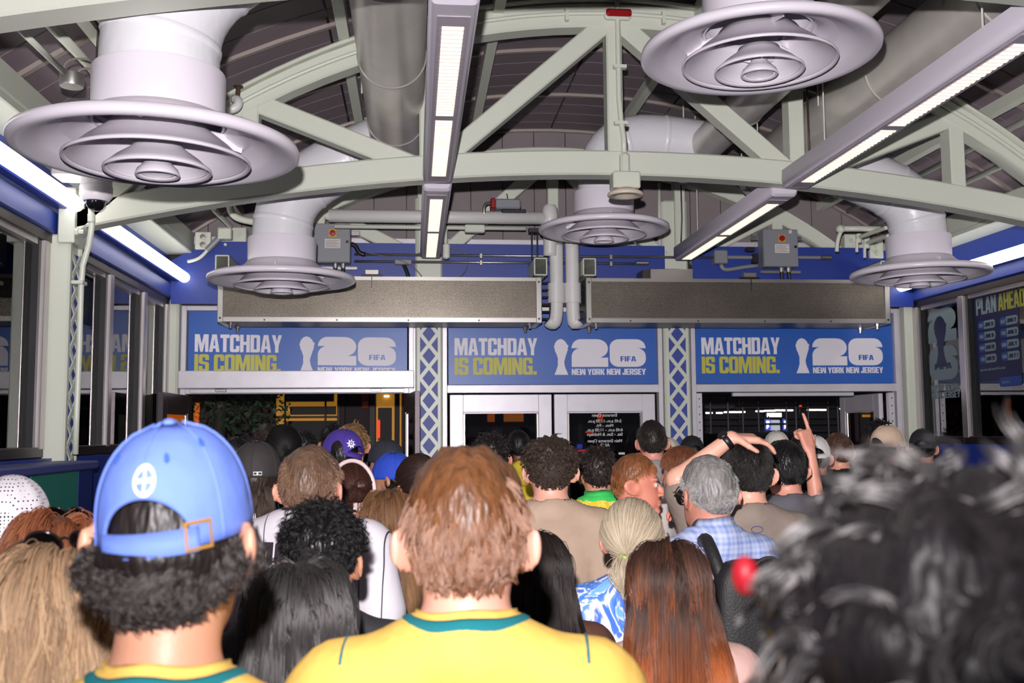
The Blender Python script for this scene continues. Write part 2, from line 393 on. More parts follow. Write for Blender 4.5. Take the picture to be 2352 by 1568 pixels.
diffuser(1.53, 8.0, 3.35, bez([(1.53, 8.0, 3.63), (1.53, 8.0, 3.9), (1.52, 8.0, 4.1), (1.75, 8.0, 4.14), (2.05, 8.0, 4.1), (2.34, 8.0, 4.06)]), .205, 'middle diffuser hanging above the pair of white vertical pipes', 'white elbow duct behind the king post of the middle truss')
diffuser(3.98, 7.6, 2.94, bez([(3.98, 7.6, 3.22), (3.98, 7.6, 3.42), (3.98, 7.6, 3.58), (3.72, 7.6, 3.66), (3.4, 7.6, 3.78), (3.05, 7.6, 3.86)]), .215, 'rightmost diffuser beside the blue soffit and the right tube light', 'white elbow duct rising from the rightmost diffuser')

# ------------------------------------------------------------------ light fixtures
FIXB = mat('fixture_body', (206, 199, 211), .4)
FIXT = mat('fixture_tray', (178, 168, 180), .5, noise=.05)
def fixture(x, y0, y1, lenses, label):
    t = empty('light_fixture', label, 'light', group='long hanging light fixtures')
    z = 3.30; sec = [(-.095, .12), (-.098, .05), (-.092, .02), (-.078, .003), (-.06, 0), (.06, 0), (.078, .003), (.092, .02), (.098, .05), (.095, .12)]
    P = []; n = len(sec); rows = [(y0, .9, .015), (y0+.02, 1, 0), (y1-.02, 1, 0), (y1, .9, .015)]
    for yy, k, dz in rows: P += [(x+a*k, yy, z+dz+b*(1-dz*4)) for a, b in sec]
    F = [(r*n+i, r*n+(i+1) % n, r*n+n+(i+1) % n, r*n+n+i) for r in range(3) for i in range(n)]+[tuple(range(n-1, -1, -1)), tuple(range(3*n, 4*n))]
    MB().add(P, F).build('housing', FIXB, t, angle=35)
    MB().box(x-.064, x+.064, y0+.12, y1-.08, z-.004, z).build('tray', FIXT, t)
    for a, b in lenses:
        m = MB(); k = int(round((b-a)/.044)); p = (b-a)/k
        for i in range(k):
            ya = a+p*i+.002; yb = a+p*(i+1)-.002; ym = (ya+yb)/2
            m.add([(x-.043, ya, z-.005), (x+.043, ya, z-.005), (x+.043, ym, z-.010), (x-.043, ym, z-.010), (x+.043, yb, z-.005), (x-.043, yb, z-.005)], [(0, 1, 2, 3), (3, 2, 4, 5)])
        o = m.build('ribbed_lens', LENS, t); o['kind'] = 'stuff'; o['label'] = 'warm glowing ribbed lens'
    for yy in (y0+.5, y1-.5): MB().tube([(x, yy, z+.11), (x, yy, roofz(x)-.02)], .005, 6).build('hanger_rod', STEEL, t)
for _x, _n in ((.15, 'centre'), (2.50, 'slanting right-hand')):
    fixture(_x, 3.62, 6.36, ((3.83, 4.96), (5.03, 6.16)), 'near %s hanging light fixture in front of the middle truss' % _n)
    fixture(_x, 6.55, 9.16, ((6.78, 7.89), (7.97, 9.06)), 'far %s hanging light fixture behind the middle truss' % _n)
    fixture(_x, .8, 3.48, ((1.0, 2.1), (2.2, 3.3)), '%s hanging light fixture nearest overhead, out of the frame' % _n)

# ------------------------------------------------------------------ side walls: soffit, tube lights, windows, columns
def soffit(s, nm):
    xi = CX+s*3.52; xo = CX+s*3.75
    t = empty('trim_%d' % (1 if s < 0 else 2)); struct(t, 'blue soffit along the %s window wall' % nm)
    X = lambda d: xi+s*d
    prof = [(.10, 3.40), (.06, 3.40), (.06, 3.14), (.03, 3.10), (-.0, 3.09), (.0, 2.97), (.03, 2.955), (.23, 2.955), (.23, 3.4)]
    m = MB(); m.prism([(X(a), b) for a, b in prof], .2, YF-.02, lambda u, v, k: (u, k, v)); m.build('fascia', BLUE, t, angle=30)
    m = MB().box(min(X(.02), X(.2)), max(X(.02), X(.2)), .2, YF-.02, 2.90, 2.955); m.build('head_rail', STAIND, t)
    for yy in np.arange(3.2, 9.5, .55):
        MB().sphere((X(.04), yy, 2.953), .008, 8, 4).build('screw', BLUE, t)
soffit(-1, 'left'); soffit(1, 'right')
def tube_light(s, y0, y1, label):
    x = CX+s*3.40; z = 3.145 if s < 0 else 3.10
    t = empty('tube_light', label, 'light', group='bare tube lights along the eaves')
    MB().tube([(x, y0, z), (x, y0+.012, z), (x, y1-.012, z), (x, y1, z)], [.03, .047, .047, .03], 20).build('tube', TUBE, t, angle=50)
    MB().rbox(min(x+s*.045, x+s*.12), max(x+s*.045, x+s*.12), y0+.02, y1-.02, z-.035, z+.03, .008).build('batten', BLUE, t)
tube_light(-1, 3.7, 6.42, 'near glowing tube light on the left soffit, ending at the security camera')
tube_light(-1, 6.68, 9.46, 'far glowing tube light on the left soffit behind the truss')
tube_light(1, 6.72, 9.40, 'glowing tube light on the right soffit behind the rightmost diffuser')
tube_light(1, 3.7, 6.40, 'near tube light on the right soffit, out of the frame')

GL = glass_mat('window_glass', (.80, .84, .86), 1.0, 1.62)
WN = [0]
def window(s, y0, y1, z0=1.64, z1=2.90):
    WN[0] += 1
    xi = CX+s*3.57; t = empty('window_%d' % WN[0]); struct(t, 'steel framed window of the %s wall' % ('left' if s < 0 else 'right'))
    X = lambda a, b: (min(xi+s*a, xi+s*b), max(xi+s*a, xi+s*b))
    a, b = X(-.035, .06)
    MB().rbox(a, b, y1-.085, y1, z0, z1, .004, 'z').build('mullion', STAIN, t)
    a, b = X(-.01, .06); MB().box(a, b, y1-.125, y1-.085, z0, z1).build('gasket', DARK, t)
    a, b = X(-.02, .05); MB().rbox(a, b, y0, y0+.035, z0, z1, .004, 'z').build('mullion', STAIN, t)
    a, b = X(-.03, .06); MB().rbox(a, b, y0, y1, z0-.05, z0+.012, .004).build('bottom_rail', STAIND, t)
    a, b = X(-.005, .05); MB().box(a, b, y0, y1, z1-.035, z1).build('top_rail', STAIN, t)
    a, b = X(.03, .042); MB().box(a, b, y0+.035, y1-.125, z0+.012, z1-.035).build('pane', GL, t)
    return t
for a, b in ((1.06, 2.39), (2.39, 3.72), (3.72, 5.05), (5.05, 6.38), (6.70, 7.72), (7.72, 8.66), (8.66, 9.45)): window(-1, a, b)
for a, b in ((1.06, 2.39), (2.39, 3.72), (3.72, 5.05), (5.05, 6.38), (6.70, 7.60), (7.60, 8.62), (8.62, 9.46)): window(1, a, b)

LATB = mat('lattice_blue', (48, 66, 148), .5, noise=.12, nscale=30)
LB = lambda d: (.034, d.length*.7, d)
def lattice(parent, org, u, w, h, depth, pitch, n):
    """blue field with raised cream X bars; org bottom centre, u horizontal unit, w/h size, depth outward vector"""
    org, u, d = Vector(org), Vector(u), Vector(depth); up = Vector((0, 0, 1))
    a = org-u*(w/2); b = org+u*(w/2); P = [a, b, b+up*h, a+up*h]; Q = [p+d*.2 for p in P]
    MB().add(P+Q, [(3, 2, 1, 0), (4, 5, 6, 7), (0, 1, 5, 4), (1, 2, 6, 5), (2, 3, 7, 6), (3, 0, 4, 7)]).build('blue_field', LATB, parent)
    c0 = org+d*.55
    for i in range(n):
        z0 = up*(pitch*i); z1 = up*(pitch*(i+1))
        for s in (-1, 1):
            c = c0+d*(.06*s)
            MB().bar(c-u*(s*w/2)+z0, c+u*(s*w/2)+z1, *LB(d)).build('lattice_bar', STEEL, parent)
def column(s, y):
    t = empty('column', 'cream steel %s column carrying the middle truss' % ('left' if s < 0 else 'right')); struct(t, t.get('label') or None)
    t['label'] = 'cream lattice-sided steel column on the %s wall under the middle truss' % ('left' if s < 0 else 'right')
    x0, x1 = sorted((CX+s*3.43, CX+s*3.57))
    MB().rbox(x0, x1, y-.12, y-.06, 0, 2.96, .012, 'z').build('flange', STEEL, t)
    MB().rbox(x0, x1, y+.09, y+.13, 0, 2.96, .01, 'z').build('flange', STEEL, t)
    MB().box(x0+.02, x1-.02, y-.06, y+.09, 0, 2.9).build('web', STEEL, t)
    lattice(t, (CX+s*3.44, y+.015, 1.5), (0, 1, 0), .15, 1.35, (-s*.012, 0, 0), .15, 9)
for s in (-1, 1): column(s, 6.53)
for s, n in ((-1, 'left'), (1, 'right')):
    x0, x1 = sorted((CX+s*3.46, CX+s*3.57))
    o = MB().rbox(x0, x1, 9.45, 9.58, 0, 2.96, .02, 'z').build('column', STEEL); struct(o, 'cream corner post between the %s windows and the end wall' % n)
# wall below the windows
for s, n in ((-1, 'left'), (1, 'right')):
    t = empty('wall_%s' % n); struct(t, 'blue stub wall below the %s windows' % n)
    x0, x1 = sorted((CX+s*3.50, CX+s*3.80))
    MB().box(x0, x1, .2, YF, 0, 1.585).build('stub', BLUE, t)
DKBL = mat('dark_blue_panel', (30, 44, 110), .45)
GRN = mat('green_panel', (40, 116, 104), .5, noise=.04)
_t = empty('queue_barrier', 'blue boarded barrier with a green panel below the left windows', 'barrier')
MB().rbox(-2.15, -1.90, 1.6, 6.40, 1.52, 1.57, .01).build('ledge', mat('ledge_blue', (66, 72, 130), .5, noise=.08), _t)
for k, (a, b, m_) in enumerate(((1.6, 3.9, DKBL), (3.91, 5.38, BLUE), (5.39, 6.12, GRN), (6.13, 6.38, DKBL))):
    MB().box(-2.15, -1.93, a, b, .1, 1.52).build('board', m_, _t)
MB().box(-2.12, -1.95, 1.65, 6.36, 0, .1).build('plinth', DARK, _t)

# ------------------------------------------------------------------ end wall
WL = empty('wall_front'); struct(WL, 'end wall with the blue band, white frames and cladding')
GAB = mat('gable_panel', (122, 112, 114), .6, noise=.05, nscale=3)
_x = CX-3.55; _k = 0
while _x < CX+3.5:
    x0, x1 = _x+.004, _x+.304; za, zb = roofz(max(x0, CX-3.55))+.02, roofz(min(x1, CX+3.55))+.02
    MB().prism([(x0, 3.40), (x1, 3.40), (x1, zb), (x0, za)], YF+.0, YF+.03, lambda u, v, k: (u, k, v)).build('gable_panel', GAB, WL); _x += .308
MB().box(CX-3.6, CX+3.6, YF+.03, YF+.06, 2.9, 4.8).build('backing', DARK, WL)
MB().box(CX-3.4, CX+3.4, YF-.02, YF+.01, 3.49, 3.56).build('white_ledge', WHITEF, WL)
# blue band in three lengths between the posts, outer ends chamfered
for x0, x1, e in ((CX-3.52, .01, -1), (.26, 2.38, 0), (2.65, CX+3.52, 1)):
    p = [(x0, 2.905), (x1, 2.905), (x1, 3.48), (x0, 3.48)]
    if e < 0: p = [(x0, 2.905), (x1, 2.905), (x1, 3.48), (x0+.32, 3.48), (x0, 3.30)]
    if e > 0: p = [(x0, 2.905), (x1, 2.905), (x1, 3.30), (x1-.32, 3.48), (x0, 3.48)]
    MB().prism(p, 9.385, 9.42, lambda u, v, k: (u, k, v)).build('blue_band', BLUE, WL)
# posts with lattice
for x0, n in ((.01, 'left'), (2.38, 'right')):
    t = empty('column', None); struct(t, 'cream post with blue diamond lattice %s of the closed doors' % n)
    w = .255
    MB().rbox(x0, x0+w, YF-.12, YF+.02, 0, 3.95, .018, 'z').build('post_body', STEEL, t)
    lattice(t, (x0+w/2, YF-.12, .35), (1, 0, 0), .165, 2.5, (0, -.008, 0), .2085, 12)
# white frames around the transoms
def frame(x0, x1, zb, zt, fw=.045):
    for a in ((x0, x0+fw, 0, zt), (x1-fw, x1, 0, zt), (x0+fw, x1-fw, zt-fw, zt), (x0+fw, x1-fw, zb-.075, zb)):
        MB().rbox(a[0], a[1], YF-.07, YF+.03, a[2], a[3], .004).build('frame_bar', WHITEF, WL)
frame(-2.13, -.005, 2.165, 2.905); frame(.265, 2.375, 2.165, 2.905); frame(2.655, 4.75, 2.165, 2.905)
MB().box(-.005, .265, YF+.02, YF+.05, 0, 2.91).build('infill', WHITEF, WL)
MB().box(2.375, 2.655, YF+.02, YF+.05, 0, 2.91).build('infill', WHITEF, WL)
MB().box(CX-3.6, -2.13, YF-.02, YF+.05, 0, 2.91).build('infill', WHITEF, WL)
MB().box(4.75, CX+3.6, YF-.02, YF+.05, 0, 2.91).build('infill', WHITEF, WL)

# ------------------------------------------------------------------ lettering
def rnd(poly, n=4):
    out = []; N = len(poly)
    for i, p in enumerate(poly):
        if len(p) == 2: out.append(p); continue
        a = Vector(poly[i-1][:2]); b = Vector(poly[(i+1) % N][:2]); c = Vector(p[:2]); r = p[2]
        u = (a-c).normalized()*r; v = (b-c).normalized()*r
        for k in range(n+1):
            t = k/n; out.append(tuple(c+u*(1-t)**2+v*t**2))
    return out
def R_(x0, y0, x1, y1): return [(x0, y0), (x1, y0), (x1, y1), (x0, y1)]
def mir(p, w): return [(w-q[0],)+tuple(q[1:]) for q in reversed(p)]
def flip(p): return [(q[0], 1-q[1])+tuple(q[2:]) for q in reversed(p)]
_M = [(0, 1), (.27, 1), (.39, .45), (.51, 1), (.78, 1), (.78, 0), (.59, 0), (.59, .62), (.46, 0), (.32, 0), (.19, .62), (.19, 0), (0, 0)]
_AL = [(0, 0), (.2, 0), (.3, .78), (.3, 1), (.17, 1)]
_OL = [(0, 0, .14), (.271, 0), (.271, .17), (.2, .17), (.2, .83), (.271, .83), (.271, 1), (0, 1, .14)]
_BW = [(.2, 1), (.2, .83), (.35, .83), (.35, .55), (.2, .55), (.2, .38), (.55, .38, .12), (.55, 1, .12)]
G = {
 'M': (.78, [_M]), 'W': (.78, [flip(_M)]), 'A': (.6, [_AL, mir(_AL, .6), R_(.22, .2, .38, .36)]),
 'T': (.52, [R_(0, .8, .52, 1), R_(.16, 0, .36, .81)]),
 'C': (.54, [[(0, 0, .14), (.54, 0, .14), (.54, .36), (.34, .36), (.34, .17), (.2, .17), (.2, .83), (.34, .83), (.34, .63), (.54, .63), (.54, 1, .14), (0, 1, .14)]]),
 'H': (.56, [R_(0, 0, .2, 1), R_(.36, 0, .56, 1), R_(.19, .42, .37, .6)]),
 'D': (.55, [R_(0, 0, .2, 1), [(.19, 1), (.19, .83), (.35, .83), (.35, .17), (.19, .17), (.19, 0), (.55, 0, .14), (.55, 1, .14)]]),
 'Y': (.58, [[(0, 1), (.2, 1), (.29, .62), (.38, 1), (.58, 1), (.39, .38), (.39, 0), (.19, 0), (.19, .38)]]),
 'I': (.2, [R_(0, 0, .2, 1)]), '.': (.2, [R_(0, 0, .2, .2)]), '-': (.3, [R_(0, .42, .3, .58)]), ' ': (.2, []), "'": (.12, [R_(0, .75, .12, 1)]),
 'S': (.54, [[(0, .34), (.2, .34), (.2, .17), (.34, .17), (.34, .41), (0, .47, .1), (0, 1, .14), (.54, 1, .14), (.54, .67), (.34, .67), (.34, .83), (.2, .83), (.2, .6), (.54, .54, .1), (.54, 0, .14), (0, 0, .14)]]),
 'O': (.54, [_OL, mir(_OL, .54)]),
 'N': (.57, [[(0, 0), (0, 1), (.21, 1), (.38, .48), (.38, 1), (.57, 1), (.57, 0), (.36, 0), (.19, .52), (.19, 0)]]),
 'G': (.55, [[(0, 0, .14), (.55, 0, .06), (.55, .52), (.27, .52), (.27, .37), (.35, .37), (.35, .17), (.2, .17), (.2, .83), (.35, .83), (.35, .66), (.55, .66), (.55, 1, .14), (0, 1, .14)]]),
 'E': (.46, [[(0, 0), (.46, 0), (.46, .17), (.2, .17), (.2, .41), (.42, .41), (.42, .58), (.2, .58), (.2, .83), (.46, .83), (.46, 1), (0, 1)]]),
 'F': (.45, [[(0, 0), (.2, 0), (.2, .4), (.42, .4), (.42, .58), (.2, .58), (.2, .82), (.45, .82), (.45, 1), (0, 1)]]),
 'R': (.56, [R_(0, 0, .2, 1), _BW, [(.24, .4), (.35, 0), (.56, 0), (.46, .42)]]), 'P': (.55, [R_(0, 0, .2, 1), _BW]),
 'K': (.58, [R_(0, 0, .2, 1), [(.19, .45), (.36, 1), (.57, 1), (.4, .53), (.58, 0), (.36, 0)]]),
 'J': (.46, [[(0, 0, .12), (.46, 0, .14), (.46, 1), (.26, 1), (.26, .17), (.18, .17), (.18, .34), (0, .34)]]),
 'L': (.44, [[(0, 0), (.44, 0), (.44, .18), (.2, .18), (.2, 1), (0, 1)]]),
 'U': (.54, [[(0, 0, .14), (.54, 0, .14), (.54, 1), (.34, 1), (.34, .17), (.2, .17), (.2, 1), (0, 1)]]),
 '1': (.3, [[(.1, 0), (.3, 0), (.3, 1), (.14, 1), (0, .86), (0, .72), (.1, .76)]]),
 '2': (.5, [R_(0, 0, .5, .17), R_(0, .1, .19, .56), R_(.0, .42, .5, .58), R_(.31, .5, .5, .9), [(0, .83), (.5, .83), (.5, 1, .1), (0, 1, .1)], R_(0, .66, .19, .9)]),
 '3': (.5, [[(0, 0, .1), (.5, 0, .1), (.5, .17), (0, .17)], R_(.31, .1, .5, .9), R_(.12, .42, .45, .58), [(0, .83), (.5, .83), (.5, 1, .1), (0, 1, .1)], R_(0, .1, .19, .3), R_(0, .7, .19, .9)]),
 '5': (.5, [[(0, 0, .1), (.5, 0, .1), (.5, .17), (0, .17)], R_(.31, .1, .5, .5), R_(0, .44, .5, .6), R_(0, .5, .19, 1), R_(0, .83, .48, 1), R_(0, .1, .19, .28)]),
 '6': (.5, [[(0, 0, .1), (.5, 0, .1), (.5, .17), (0, .17)], R_(.31, .1, .5, .55), R_(0, .44, .5, .58), R_(0, .1, .19, .9), [(0, .83), (.5, .83), (.5, 1, .1), (0, 1, .1)]]),
 '4': (.5, [R_(0, .22, .5, .38), R_(.28, 0, .47, 1), [(0, .3), (.19, .3), (.4, 1), (.22, 1)]]),
 '9': (.5, [flip(mir(p, .5)) for p in ([(0, 0, .1), (.5, 0, .1), (.5, .17), (0, .17)], R_(.31, .1, .5, .55), R_(0, .44, .5, .58), R_(0, .1, .19, .9), [(0, .83), (.5, .83), (.5, 1, .1), (0, 1, .1)])]),
}
def text_w(s, gap=.035): return sum(G[c][0] for c in s)+gap*(len(s)-1)
def letters(s, w, h, mp, gap=.035, thick=.0015):
    """flat raised lettering filling w x h; mp(u, v, t) maps to 3D"""
    m = MB(); k = w/text_w(s, gap); x = 0
    for c in s:
        gw, ps = G[c]
        for i, p in enumerate(ps): m.prism([(x+q[0]*k, q[1]*h) for q in rnd(p)], 0, thick+i*.00015, mp)
        x += (gw+gap)*k
    return m
P2 = rnd([(0, .675), (0, 1, .27), (.62, 1), (1, 1, .0001), (1, .335, .0001), (.785, .335), (1, .335), (1, 0), (0, 0), (0, .675, .26), (.23, .675)])
def arc(cx, cy, rx, ry, a0, a1, n=8): return [(cx+rx*math.cos(math.radians(a0+(a1-a0)*i/n)), cy+ry*math.sin(math.radians(a0+(a1-a0)*i/n))) for i in range(n+1)]
P2 = arc(.245, .675, .245, .325, 180, 90)+arc(.70, .66, .30, .34, 90, -45)+[(.79, .335), (1, .335), (1, 0), (0, 0)]+[(0, .37)]+arc(.24, .37, .24, .305, 180, 92, 6)
P6 = arc(.26, .70, .26, .30, 180, 90)+arc(.74, .675, .26, .325, 90, 0)+[(.78, .675)]+arc(.76, .39, .24, .285, 80, 0, 6)+arc(.74, .28, .26, .28, 0, -90)+arc(.26, .28, .26, .28, 270, 180)
TRO = [(.47, 1), (.66, .975), (.83, .91), (.93, .83), (.99, .84), (1, .79), (.95, .74), (.97, .70), (.86, .58), (.76, .45), (.70, .36), (.72, .29), (.78, .19), (.9, .08), (.96, 0), (.01, 0), (.1, .08), (.21, .2), (.27, .29), (.25, .36), (.27, .45), (.17, .58), (.05, .68), (.06, .72), (0, .77), (.03, .82), (.1, .9), (.27, .975)]
def match_sign(x0, x1, z0, z1, dz, rot, label):
    t = empty('transom_sign', label, 'sign', (0, 0, 0), 'blue transom signs above the doors')
    MB().box(x0, x1, YF-.028, YF-.012, z0, z1).build('panel', SIGNB, t)
    w = x1-x0; k = w/1.995; Yp = YF-.0285
    def mp(ox, oz, mirror=1):
        return lambda u, v, q: (ox+u, Yp-q, oz+v+rot*(ox+u-x0))
    X = lambda a: x0+a*k
    zz = z0+dz
    letters('MATCHDAY', .785*k, .163, mp(X(.058), zz+.278)).build('lettering', WHITE, t)
    letters('IS COMING.', .778*k, .163, mp(X(.058), zz+.093), .03).build('lettering', YEL, t)
    MB().prism([(a*.138*k, b*.343) for a, b in TRO], 0, .0015, mp(X(1.003), zz+.091)).build('trophy_emblem', WHITE, t)
    MB().prism([(a*.352*k, b*.266) for a, b in P2], 0, .0015, mp(X(1.172), zz+.166)).build('numeral', WHITE, t)
    MB().prism([(a*.350*k, b*.266) for a, b in P6], 0, .0015, mp(X(1.540), zz+.166)).build('numeral', WHITE, t)
    letters('FIFA', .152*k, .05, lambda u, v, q: (X(1.643)+u, Yp-.0016-q, zz+.218+v+rot*(X(1.643)-x0)), .06).build('lettering', SIGNB, t)
    letters('NEW YORK NEW JERSEY', .716*k, .058, mp(X(1.172), zz+.090), .04).build('lettering', WHITE, t)
    return t
match_sign(-2.075, -.065, 2.17, 2.86, .035, -.012, 'blue sign with white and yellow-green lettering over the open doorway with the header box')
match_sign(.322, 2.325, 2.17, 2.86, 0, 0, 'blue sign with white and yellow-green lettering over the closed double doors')
match_sign(2.712, 4.70, 2.17, 2.86, .008, .002, 'blue sign with white and yellow-green lettering over the rightmost doorway')

# ------------------------------------------------------------------ doors
DGL = glass_mat('door_glass', (.62, .64, .68), .8, 1.5)
DN = [0]
def door(hx, hy, w, ang, hinge, label, glass=True, dark=False, h=2.075):
    """leaf hinged at (hx, hy); local x runs from the hinge along the leaf; ang rotates about z"""
    DN[0] += 1
    t = empty('door_%d' % DN[0], loc=(hx, hy, 0)); struct(t, label); t.rotation_euler[2] = ang
    fm = mat('door_bronze', (96, 88, 92), .35, .7, noise=.06) if dark else WHITEF
    st, th = .125, .045; q = -1 if hinge == 'r' else 1
    def bx(a, b, z0, z1, m, n, d=th/2):
        a, b = sorted((a*q, b*q)); return MB().rbox(a, b, -d, d, z0, z1, .003).build(n, m, t)
    bx(0, st, .01, h, fm, 'stile'); bx(w-st, w, .01, h, fm, 'stile'); bx(st, w-st, h-.165, h, fm, 'top_rail'); bx(st, w-st, .01, .26, fm, 'bottom_rail')
    bx(st, w-st, 1.02, 1.08, fm, 'push_bar', .05)
    bx(st, w-st, h-.180, h-.165, fm, 'glazing_bead', .012)
    bx(st, st+.02, .26, h-.18, GALVS, 'glazing_bead', .014); bx(w-st-.02, w-st, .26, h-.18, GALVS, 'glazing_bead', .014)
    bx(st, w-st, .26, h-.165, DGL, 'pane', .005)
    return t
door(.335, YF-.01, .965, 0, 'l', 'left leaf of the closed white double doors')
d2 = door(2.30, YF-.01, .975, 0, 'r', 'right leaf of the closed double doors with opening hours on its glass')
door(-2.055, YF-.02, .94, -PI/2-.035, 'l', 'bronze door leaf standing open at the left side of the doorway with the header box', dark=True)
door(-.075, YF-.02, .94, PI/2+.11, 'r', 'bronze door leaf standing open at the right side of the doorway with the header box', dark=True)
door(4.60, YF+.06, .93, PI/2+PI+.0, 'r', 'white door leaf swung outward at the rightmost doorway')
# opening hours on the glass, readable from outside
def txt(name, body, size, loc, rot, m, parent, sx=1, align='CENTER', bold=.0):
    c = bpy.data.curves.new(name, 'FONT'); c.body = body; c.size = size; c.align_x = align; c.extrude = .0004; c.offset = bold
    tmp = bpy.data.objects.new(name, c); COL.objects.link(tmp)
    dg = bpy.context.evaluated_depsgraph_get(); me = bpy.data.meshes.new_from_object(tmp.evaluated_get(dg))
    bpy.data.objects.remove(tmp); bpy.data.curves.remove(c)
    me.materials.clear(); me.materials.append(m); me.name = name
    o = bpy.data.objects.new(name, me); COL.objects.link(o); o.parent = parent; o.location = loc; o.rotation_euler = rot; o.scale = (sx, 1, 1)
    return o
ETCH = mat('white_vinyl', (200, 200, 200), .6)
for _k, (_s, _z) in enumerate((('Entrance Open', 1.862), ('5:45 a.m.-11:30 p.m.', 1.806), ('Mon. - Fri.', 1.764), ('6:45 a.m. - 11:30 p.m.', 1.722), ('Sat. - Sun. & Holidays', 1.680), ('Main Entrance Open', 1.618), ('All O', 1.578), ('31', 1.37), ('tion', 1.33))):
    txt('lettering', _s, .040, (-.49, -.012, _z), (PI/2, 0, 0), ETCH, d2, -1, bold=.0006)
_a = MB().prism([(-.02, 0), (.02, 0), (.02, .07), (.045, .07), (0, .13), (-.045, .07), (-.02, .07)], 0, .001, lambda u, v, k: (-.42+u, -.012-k, 1.17+v)).build('arrow', ETCH, d2)
MB().box(-.36, -.30, -.009, -.007, 1.50, 1.52).build('sticker', ETCH, d2)

# header box (door operator) over the left doorway and the bar over the right one
_t = empty('door_operator', 'long white header box over the doorway at left, below its sign', 'door operator')
MB().rbox(-2.12, .0, YF-.22, YF-.071, 2.135, 2.295, .006, 'x').build('cover', WHITEF, _t)
MB().rbox(-2.03, -.09, YF-.14, YF-.072, 2.095, 2.133, .004, 'x').build('track', WHITEF, _t)
for x in (-1.75, -.35): MB().rbox(x-.05, x+.05, YF-.17, YF-.14, 2.105, 2.13, .004, 'x').build('arm_bracket', GALVS, _t)
_t = empty('door_closer_bar', 'slim white bar under the transom of the rightmost doorway', 'door closer')
MB().rbox(3.08, 4.3, YF-.0, YF+.05, 2.05, 2.085, .004, 'x').build('bar', WHITEF, _t)
for x, y_, lab in ((2.70, YF-.02, 'white punched strip down the near jamb of the rightmost doorway'), (4.63, YF-.02, 'white punched strip down the far jamb of the rightmost doorway')):
    _t = empty('jamb_strip', lab, 'strip')
    MB().rbox(x, x+.06, y_-.03, y_+.03, 0, 2.08, .004, 'z').build('angle', WHITEF, _t)
    for z in np.arange(1.5, 2.06, .075): MB().lathe([(0, .001), (.007, .001), (.007, 0)], (x+.03, y_-.03, z), 8, (0, -1, 0)).build('hole', DARK, _t)

# ------------------------------------------------------------------ heaters
def perf_mat():
    m = mat('perforated_steel', (170, 160, 148), .34, .75, noise=.10, nscale=2.5)
    nt = m.node_tree; b = nt.nodes['Principled BSDF']; L = nt.links
    tc = nt.nodes.new('ShaderNodeTexCoord'); sp = nt.nodes.new('ShaderNodeSeparateXYZ'); L.new(tc.outputs['Object'], sp.inputs[0])
    def M(op, a, c=None):
        n = nt.nodes.new('ShaderNodeMath'); n.operation = op
        for i, v in enumerate((a, c)):
            if v is None: continue
            if isinstance(v, (int, float)): n.inputs[i].default_value = v
            else: L.new(v, n.inputs[i])
        return n.outputs[0]
    p = .0128
    z = M('DIVIDE', sp.outputs[2], p*.866); row = M('FLOOR', z); x = M('ADD', M('DIVIDE', sp.outputs[0], p), M('MULTIPLY', M('MODULO', row, 2.0), .5))
    fx = M('SUBTRACT', M('FRACT', x), .5); fz = M('MULTIPLY', M('SUBTRACT', M('FRACT', z), .5), .866)
    d = M('SQRT', M('ADD', M('MULTIPLY', fx, fx), M('MULTIPLY', fz, fz))); hole = M('LESS_THAN', d, .41)
    old = b.inputs['Base Color'].links[0].from_socket
    mx = nt.nodes.new('ShaderNodeMix'); mx.data_type = 'RGBA'; L.new(hole, mx.inputs[0]); L.new(old, mx.inputs[6]); mx.inputs[7].default_value = (.012, .012, .012, 1); L.new(mx.outputs[2], b.inputs['Base Color'])
    inv = M('SUBTRACT', 1.0, hole); L.new(M('MULTIPLY', inv, .75), b.inputs['Metallic']); L.new(M('MULTIPLY', inv, .5), b.inputs['Specular IOR Level'])
    return m
PERF = perf_mat()
def heater(x0, x1, label, end):
    t = empty('radiant_heater', label, 'heater', group='perforated heaters above the doors')
    y0, y1, z0, z1 = 8.90, 9.36, 2.69, 3.09
    MB().rbox(x0+.045, x1-.045, y0+.004, y0+.02, z0+.004, z1-.004, .002, 'x').build('core', GALVS, t)
    MB().box(x0+.05, x1-.05, y0, y0+.004, z0+.04, z1-.03).build('perforated_front', PERF, t)
    MB().box(x0+.045, x1-.045, y0-.006, y0+.004, z1-.03, z1).build('edge_strip', GALVS, t)
    MB().box(x0+.045, x1-.045, y0-.006, y0+.004, z0, z0+.04).build('edge_strip', GALVS, t)
    MB().box(x0+.045, x1-.045, y0, y1, z1-.006, z1).build('top_sheet', GALVS, t)
    MB().box(x0+.045, x1-.045, y0, y1, z0, z0+.006).build('bottom_sheet', STAIND, t)
    MB().box(x0+.045, x1-.045, y1-.006, y1, z0, z1).build('back_sheet', GALVS, t)
    for x in (x0, x1-.05):
        MB().rbox(x, x+.05, y0-.012, y1, z0-.008, z1+.004, .004).build('end_plate', GALVS, t)
        for z in (z0+.03, z1-.04): MB().lathe([(0, .006), (.010, .005), (.010, 0)], (x+.025, y0-.012, z), 8, (0, -1, 0)).build('bolt', STAIND, t)
    for x in (x0+.1, x1-.1):
        for yy in (y0+.06, y1-.04): MB().lathe([(0, -.05), (.014, -.05), (.014, -.02), (.024, -.02), (.024, 0), (0, 0)], (x, yy, z0), 8).build('mount_bolt', GALVS, t)
    for x in np.arange(x0+.4, x1-.2, .62): MB().lathe([(0, .004), (.008, .003), (.008, 0)], (x, y0-.006, z0+.015), 8, (0, -1, 0)).build('screw', STAIND, t)
heater(-1.69, 1.13, 'long perforated steel heater at left, ending at the white vertical pipes', 1)
heater(1.53, 4.36, 'long perforated steel heater on the right of the white vertical pipes', -1)
